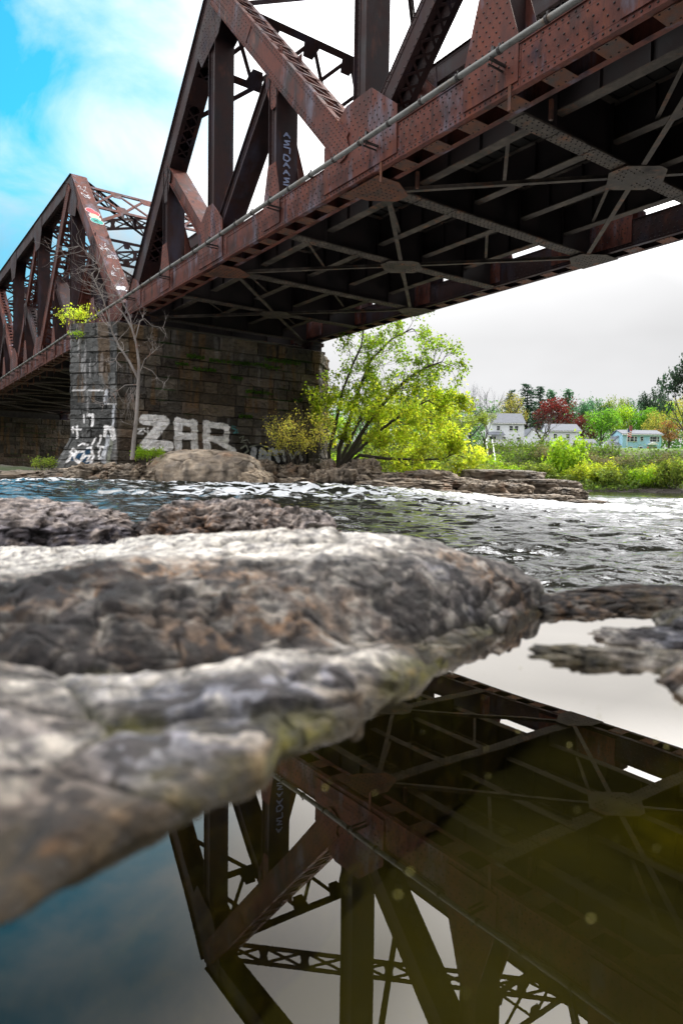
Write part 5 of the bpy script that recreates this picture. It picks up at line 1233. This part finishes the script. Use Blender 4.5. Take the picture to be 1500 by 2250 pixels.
# ---- leafy shrubs close by
def near_shrub(name, px, py, t, wpx, hpx, col, label, seed, n=900, size=.07, stems=9, jit=.09, tone=(.7, 1.3), stem_mat='bark', dens=2):
    b = P(px, py, t); k = t / 1500; W_, H_ = wpx * k, hpx * k; r2 = random.Random(seed); rg = np.random.RandomState(seed)
    e = empty(name, b, label=label, cat='shrub'); mb = MB(); tips = []
    for i in range(stems):
        a = r2.uniform(-1, 1); d = Vector((a * W_ / H_ * .6, r2.uniform(-.4, .4), 1)); grow(mb, (a * W_ * .12, 0, -.1), d, H_ * r2.uniform(.35, .55), .018, dens, r2, tips, .45, 2, .3, 4)
    tp = np.array([tuple(q) for q in tips]); tp[:, 2] *= H_ / tp[:, 2].max() if tp[:, 2].max() > H_ else 1
    mb.build('stems', M[stem_mat], e); pts = tp[rg.randint(0, len(tp), n)] + rg.normal(0, jit, (n, 3)); leaf_obj('leaves', pts, size, seed, M['leaf_' + col], e, tone=tone); return e
near_shrub('shrub', 668, 1040, 26.8, 120, 150, 'gold', 'tall sprigs with pale yellow young leaves before the dark right end of the pier wall', 51, n=1500, stems=16, tone=(.9, 1.7))
near_shrub('shrub', 640, 1030, 26.4, 110, 105, 'gold', 'thicket of pale yellow-leaved sprigs over the small black and white painting', 58, n=1300, stems=14, tone=(.9, 1.7))
near_shrub('shrub', 320, 1015, 23.9, 60, 40, 'lime', 'small green bush at the foot of the pale leafless tree', 52, n=900, size=.06, stems=9, jit=.06)
near_shrub('shrub', 350, 1010, 24.4, 50, 26, 'lime', 'low green sprigs right of the leafless tree under the letter Z', 53, n=500, size=.06, jit=.06)
near_shrub('shrub', 100, 1035, 26.0, 56, 36, 'olive', 'small olive bush at the left foot of the flared pier', 54, n=900, size=.06, jit=.07)
near_shrub('shrub', 165, 722, 26.6, 80, 52, 'bright', 'bright yellow-leaved bush growing on top of the pier beside the end post', 55, n=620, size=.075, stems=12, jit=.10)
near_shrub('shrub', 165, 745, 26.0, 34, 26, 'lime', 'few green sprigs hanging at the top edge of the pier', 56, n=160, size=.06, stems=5, jit=.05)
# undergrowth behind the boulders
rg = np.random.RandomState(77); n = 16000; x = rg.uniform(1, 8.6, n); y = rg.uniform(31, 52, n); c = fbm(np.stack([x, y, x * 0], -1), .45, 3, 78)
hh = .35 + 1.5 * np.clip(c + .35, 0, 1); pts = np.stack([x, y, bank_z(x, y) + hh * rg.uniform(0, 1, n) ** .7], -1)
o = leaf_obj('undergrowth', pts, .17, 79, M['leaf_olive'], None); tag(o, 'tangled olive undergrowth behind the boulders and the riverside tree', 'undergrowth', kind='stuff')
# moss and little plants in the joints of the pier wall
rg = np.random.RandomState(88); pts = []
for (px, py, w) in [(505, 795, 90), (560, 800, 60), (610, 792, 60), (450, 812, 50), (640, 797, 40), (570, 862, 60), (430, 784, 40), (600, 808, 30), (520, 830, 30), (655, 880, 20), (540, 915, 30), (400, 800, 30)]:
    k = int(w * 5); v = np.stack([rg.uniform(-w / 2, w / 2, k), rg.normal(0, 2.2, k)], 1)
    for a, b in v:
        q = ray_plane(px + a, py + b + a * .10, p_face - U * .06, n_face); pts.append(tuple(q))
o = leaf_obj('ivy', np.array(pts), .06, 89, M['leaf_green'], None, tone=(.5, 1.1)); tag(o, 'green plants rooted in the joints of the dark pier wall', 'moss', kind='stuff')
# ================================================================ houses on the far bank
M['white_siding'] = flat('white_siding', (.82, .85, .90)); M['blue_siding'] = flat('blue_siding', (.34, .58, .72)); M['shingle'] = pmat('grey_shingles', [(.09, .10, .12), (.18, .19, .22)], scale=1.5, rough=.9, bump=.2, bscale=6)
M['trim'] = flat('white_trim', (.8, .8, .8)); M['glass'] = flat('window_glass', (.03, .04, .05), .08, .8); M['brick'] = pmat('brick', [(.16, .06, .045), (.26, .11, .08)], scale=3, rough=.9)
M['timber'] = pmat('grey_timber', [(.16, .13, .10), (.30, .25, .2)], scale=2, rough=.85); M['door'] = flat('door_paint', (.6, .6, .62))
def window(par, x, z, w, h, y=0, split=1):
    mb = MB(); mb.box(x - w / 2, x + w / 2, y - .09, y + .0, z - h / 2, z + h / 2); f = mb.build('window', M['trim'], par)
    for k in range(split):
        a = x - w / 2 + .08 + k * (w - .08) / split; b = a + (w - .08) / split - .08
        mb = MB(); mb.box(a, b, y - .12, y - .095, z - h / 2 + .1, z - .04); mb.box(a, b, y - .12, y - .095, z + .04, z + h / 2 - .1); mb.build('pane', M['glass'], f)
def house(px, t, z0, w, d, he, hr, wall, label, wins, axis='x', rz=0, name='house', over=.35):
    """walls, a gable roof with its ridge along x (or y) and windows on the face towards the river"""
    b = P(px, 1060, t); e = empty(name, (b.x, b.y, z0), rz, label=label, cat='house')
    mb = MB(); mb.box(-w / 2, w / 2, 0, d, -1.5, he)
    if axis == 'x':
        for x in (-w / 2, w / 2): mb.prism([(x - .01 * (x > 0) + .01 * (x < 0), 0, he - .01), (x - .01 * (x > 0) + .01 * (x < 0), d, he - .01), (x - .01 * (x > 0) + .01 * (x < 0), d / 2, he + hr)], X_, .06)
    else:
        for y in (.04, d - .04): mb.prism([(-w / 2, y, he - .01), (w / 2, y, he - .01), (0, y, he + hr)], Y_, .06)
    k = .25
    while k < he: mb.box(-w / 2 - .012, w / 2 + .012, -.018, d, k, k + .03); k += .3
    mb.build('wall', wall, e); mb = MB()
    if axis == 'x':
        for s_ in (-1, 1):
            p0 = Vector((0, d / 2 + s_ * (d / 2 + over), he - hr * over / (d / 2))); p1_ = Vector((0, d / 2, he + hr)); mb.bar(p0 + Z_ * .1, p1_ + Z_ * .1, X_.cross(p1_ - p0), w + 2 * over, .14)
    else:
        for s_ in (-1, 1):
            p0 = Vector((s_ * (w / 2 + over), d / 2, he - hr * over / (w / 2))); p1_ = Vector((0, d / 2, he + hr)); mb.bar(p0 + Z_ * .1, p1_ + Z_ * .1, Y_.cross(p1_ - p0), d + 2 * over, .14)
    rf = mb.build('roof', M['shingle'], e)
    mb = MB(); mb.box(-w / 2 - over, w / 2 + over, -over - .12, -over, he - .25, he - .08); mb.build('gutter', M['trim'], e)
    for a in wins: window(e, *a)
    return e, rf
hz = P(1110, 980, 172).z
h1, _ = house(1112, 172, hz, 7.4, 8, 5.2, 2.3, M['white_siding'], 'white two-storey house with grey roof at the top of the bank stairs', [(-2.2, 4.0, .8, 1.1), (.7, 4.0, .9, 1.2), (1.9, 4.0, .9, 1.2), (-.9, 1.5, .9, 1.2), (2.6, 1.5, .8, 1.1)], over=.3)
mb = MB(); mb.box(-4.8, -1.3, -2.2, 0, .0, .25); [mb.box(x - .06, x + .06, -2.2, -2.08, .25, 2.3) for x in (-4.7, -3, -1.4)]; mb.build('porch', M['trim'], h1)
mb = MB(); mb.bar((-3.05, -2.5, 2.3), (-3.05, .0, 3.1), Vector((0, -.3, 1)), 3.9, .12); mb.build('porch_roof', M['shingle'], h1)
window(h1, -3.4, 1.4, 1.6, 1.5, -.02, 2)
mb = MB(); mb.box(-4.9, 0, -3.6, -3.5, 1.0, 1.08); mb.box(-4.9, 0, -3.6, -3.5, .1, .18); [mb.box(-4.9 + k * .2, -4.84 + k * .2, -3.58, -3.52, .1, 1.0) for k in range(25)]; mb.box(-4.9, 0, -3.5, 0, -.2, .02); mb.build('deck_railing', M['trim'], h1)
hz2 = P(1210, 988, 180).z
h2, _ = house(1236, 180, hz2, 7.4, 8, 4.5, 1.7, M['white_siding'], 'second white house, long and lower, half hidden by the bare small tree', [(-2.2, 3.2, .9, 1.1), (.8, 3.2, .9, 1.1), (-.5, 1., 1.0, 1.4), (2.5, 1.1, 1.1, 1.3)])
e = empty('house', h2.location + Vector((-7.2, -.6, 0)), 0, label='narrow white gabled house wing left of the bare small tree', cat='house')
mb = MB(); mb.box(-2.8, 2.8, 0, 8.2, -1.5, 3.6); mb.prism([(-2.8, .04, 3.59), (2.8, .04, 3.59), (-1.2, .04, 5.6)], Y_, .06); mb.build('wall', M['white_siding'], e)
mb = MB(); mb.bar((3.0, 4, 3.6), (-1.2, 4, 5.75), Vector((.4, 0, 1)), 8.6, .14); mb.bar((-3.0, 4, 3.4), (-1.2, 4, 5.74), Vector((-.6, 0, 1)), 8.6, .14); mb.build('roof', M['shingle'], e); window(e, .6, 2.0, .9, 1.1)
hz3 = P(1288, 986, 178).z
g1, _ = house(1288, 178, hz3, 3.8, 4, 1.6, .9, M['white_siding'], 'small white garage with grey roof right of the second white house', [], name='garage'); g1['category'] = 'garage'
mb = MB(); mb.box(-1.3, 1.3, -.06, .0, .02, 1.4); mb.build('door', M['trim'], g1)
hb = P(1400, 996, 176).z
h4, rf = house(1406, 176, hb, 9.0, 7, 4.4, 1.0, M['blue_siding'], 'light blue two-storey house with grey roof and brick chimney beside the lawn',
    [(-3.2, 3.25, .7, 1.3), (-2.35, 3.25, 1.0, 1.3), (-1.5, 3.25, .7, 1.3), (-.05, 3.35, .75, 1.1), (2.1, 3.25, .6, 1.3), (2.9, 3.25, 1.1, 1.3), (3.75, 3.25, .6, 1.3), (-2.6, 1.0, .85, 1.1), (-.2, 1.0, .85, 1.1), (3.3, .95, .5, 1.4)])
mb = MB(); mb.box(-1.9, -1.3, 2.6, 3.2, 4.8, 6.5); mb.build('chimney', M['brick'], rf)
mb = MB(); mb.box(1.9, 2.7, -.08, .0, 0, 2.0); dd = mb.build('door', M['door'], h4); mb = MB(); mb.box(2.0, 2.07, -.12, -.09, .95, 1.02); mb.build('handle', M['clamp'], dd)
mb = MB(); mb.bar((1.2, -.6, 1.95), (2.3, -.6, 2.6), Vector((-.5, 0, 1)), 1.3, .1); mb.bar((3.4, -.6, 1.95), (2.3, -.6, 2.6), Vector((.5, 0, 1)), 1.3, .1); mb.prism([(1.2, -1.2, 1.95), (3.4, -1.2, 1.95), (2.3, -1.2, 2.55)], Y_, .06); mb.build('porch_roof', M['trim'], h4)
g2, _ = house(1346, 177, hb + .4, 3.6, 5, 1.7, 1.0, M['white_siding'], 'low white outbuilding joined to the left end of the blue house', [(-.9, 1.0, .5, .6)], name='outbuilding', axis='x'); g2['category'] = 'outbuilding'
e = empty('gable_wing', P(1357, 1060, 178.5) * 1.0, 0, label='narrow white gable with steep roof rising behind the low outbuilding', cat='house'); e.location.z = hb + .4
mb = MB(); mb.box(-1.3, 1.6, 0, 5, -1, 3.0); mb.prism([(-1.3, .04, 2.99), (1.6, .04, 2.99), (.5, .04, 4.8)], Y_, .06); mb.build('wall', M['white_siding'], e)
mb = MB(); mb.bar((-1.5, 2.5, 2.9), (.5, 2.5, 4.9), Vector((-1, 0, 1)), 5.4, .12); mb.bar((1.9, 2.5, 2.6), (.5, 2.5, 4.9), Vector((1, 0, .7)), 5.4, .12); mb.build('roof', M['shingle'], e); window(e, .2, 3.0, .4, .9)
for hh_ in (h1, h2, h4): hh_.scale = (1.1, 1.0, 1.12)
# flag by the blue house
fp = P(1376, 990, 173); fl = empty('flagpole', fp, label='white pole with a hanging red, white and blue striped flag before the blue house', cat='flag'); mb = MB(); mb.tube([(0, 0, -1), (0, 0, 5.6)], .05, 6); mb.build('pole', M['trim'], fl)
mb = MB(); fm = [flat('flag_red', (.5, .03, .04)), flat('flag_white', (.75, .75, .75)), flat('flag_blue', (.03, .05, .2))]
for r_ in range(7):
    for q in range(6): a = q * .17; mb.box(.06 + a, .06 + a + .168, .03 * math.sin(q * 1.3), .03 * math.sin(q * 1.3) + .012, 5.2 - .26 * r_ - .28 * a * 1.6, 5.2 - .26 * r_ + .26 - .28 * a * 1.6, 2 if r_ < 3 and q < 3 else r_ % 2)
mb.build('flag', fm, fl)
# person at the door
pb = P(1422, 995, 174.5); pe = empty('person', pb, label='person in dark trousers and reddish top standing by the blue house door', cat='person')
me = bpy.data.meshes.new('body'); vs = [(0, 0, .95), (0, 0, 1.15), (0, 0, 1.42), (0, 0, 1.52), (0, 0, 1.64), (.1, 0, .9), (.11, .02, .5), (.11, 0, .06), (.12, -.12, .03), (-.1, 0, .9), (-.12, -.04, .5), (-.13, .02, .06), (-.13, -.1, .03), (.19, 0, 1.4), (.26, .02, 1.13), (.25, -.1, .9), (-.19, 0, 1.4), (-.27, .03, 1.13), (-.24, -.1, .9), (0, -.01, 1.74)]
es = [(0, 1), (1, 2), (2, 3), (3, 4), (4, 19), (0, 5), (5, 6), (6, 7), (7, 8), (0, 9), (9, 10), (10, 11), (11, 12), (2, 13), (13, 14), (14, 15), (2, 16), (16, 17), (17, 18)]
rr = [.13, .13, .15, .055, .095, .09, .065, .045, .04, .09, .065, .045, .04, .06, .045, .035, .06, .045, .035, .08]
me.from_pydata(vs, es, []); bo = new_obj('body', me, pe); sk = bo.modifiers.new('s', 'SKIN'); 
for v_, r_ in zip(me.skin_vertices[0].data, rr): v_.radius = (r_, r_)
me.skin_vertices[0].data[0].use_root = True; bo.modifiers.new('ss', 'SUBSURF').levels = 1; me.materials.append(flat('skin', (.45, .27, .2)))
mb = MB(); mb.tube([(0, 0, .88), (0, 0, 1.1), (0, 0, 1.3), (0, 0, 1.46)], [.19, .18, .21, .10], 10); [mb.tube([(s_ * .17, 0, 1.42), (s_ * .27, .02, 1.12)], [.085, .065], 8) for s_ in (-1, 1)]; mb.build('top', flat('faded_red_cloth', (.35, .07, .06)), pe, smooth=True)
mb = MB(); [mb.tube([(s_ * .09, 0, .95), (s_ * .115, 0, .5), (s_ * .125, 0, .08)], [.125, .09, .07], 8) for s_ in (-1, 1)]; mb.build('trousers', flat('dark_cloth', (.03, .03, .05)), pe, smooth=True)
mb = MB(); mb.tube([(0, .02, 1.72), (0, .02, 1.8), (0, .02, 1.86)], [.10, .105, .05], 8); mb.build('hair', flat('brown_hair', (.05, .03, .02)), pe, smooth=True)
# stairs down the bank
sa, sbn = P(1074, 975, 165), P(1081, 1030, 142); st = empty('bank_stairs', sbn, label='long straight stairway with white rails running down the bank to the river', cat='stairs')
a = sa - sbn; mb = MB(); nstp = 40
for k in range(nstp): c = a * (k / nstp); mb.obox(c, X_, Y_, Z_, .62, a.y / nstp / 2 + .05, .04)
mb.build('steps', M['timber'], st)
for s_ in (-1, 1):
    mb = MB(); mb.bar(Vector((s_ * .72, 0, .1)), a + Vector((s_ * .72, 0, .1)), Z_, .12, .22); mb.bar(Vector((s_ * .72, 0, 1.0)), a + Vector((s_ * .72, 0, 1.0)), Z_, .13, .13)
    for k in range(12): c = a * (k / 11.) + X_ * s_ * .72; mb.box(c.x - .05, c.x + .05, c.y - .05, c.y + .05, c.z, c.z + 1.0)
    mb.build('rail', M['trim'], st)
mb = MB(); mb.box(-.9, .9, -1.2, .3, -.15, 0); mb.box(-.9, .9, -1.2, -1.1, .0, .8); mb.build('landing', M['trim'], st)
# retaining wall
wl = P(1118, 984, 168); w_ = empty('retaining_wall', wl, label='dark brick retaining wall along the top of the bank right of the stairs', cat='wall'); mb = MB(); mb.box(-4.6, 5.2, 0, .4, -1.2, .35); mb.build('wall', M['brick'], w_); mb = MB(); mb.box(-4.7, 5.3, -.05, .45, .352, .45); mb.build('coping', M['timber'], w_)
# utility pole
up_ = P(1271, 990, 185); u_ = empty('utility_pole', up_, label='brown wooden utility pole between the second white house and the garage', cat='utility pole'); mb = MB(); mb.tube([(0, 0, -1), (0, 0, 6.2)], [.14, .1], 8); mb.build('pole', M['timber'], u_); mb = MB(); mb.box(-.9, .9, -.06, .06, 5.4, 5.55); [mb.tube([(x, 0, 5.55), (x, 0, 5.7)], .04, 6) for x in (-.8, -.4, .4, .8)]; mb.build('crossarm', M['timber'], u_)
for k in list(protos):
    if k not in used:
        for ch in children(protos[k]): bpy.data.objects.remove(ch)
        bpy.data.objects.remove(protos[k])
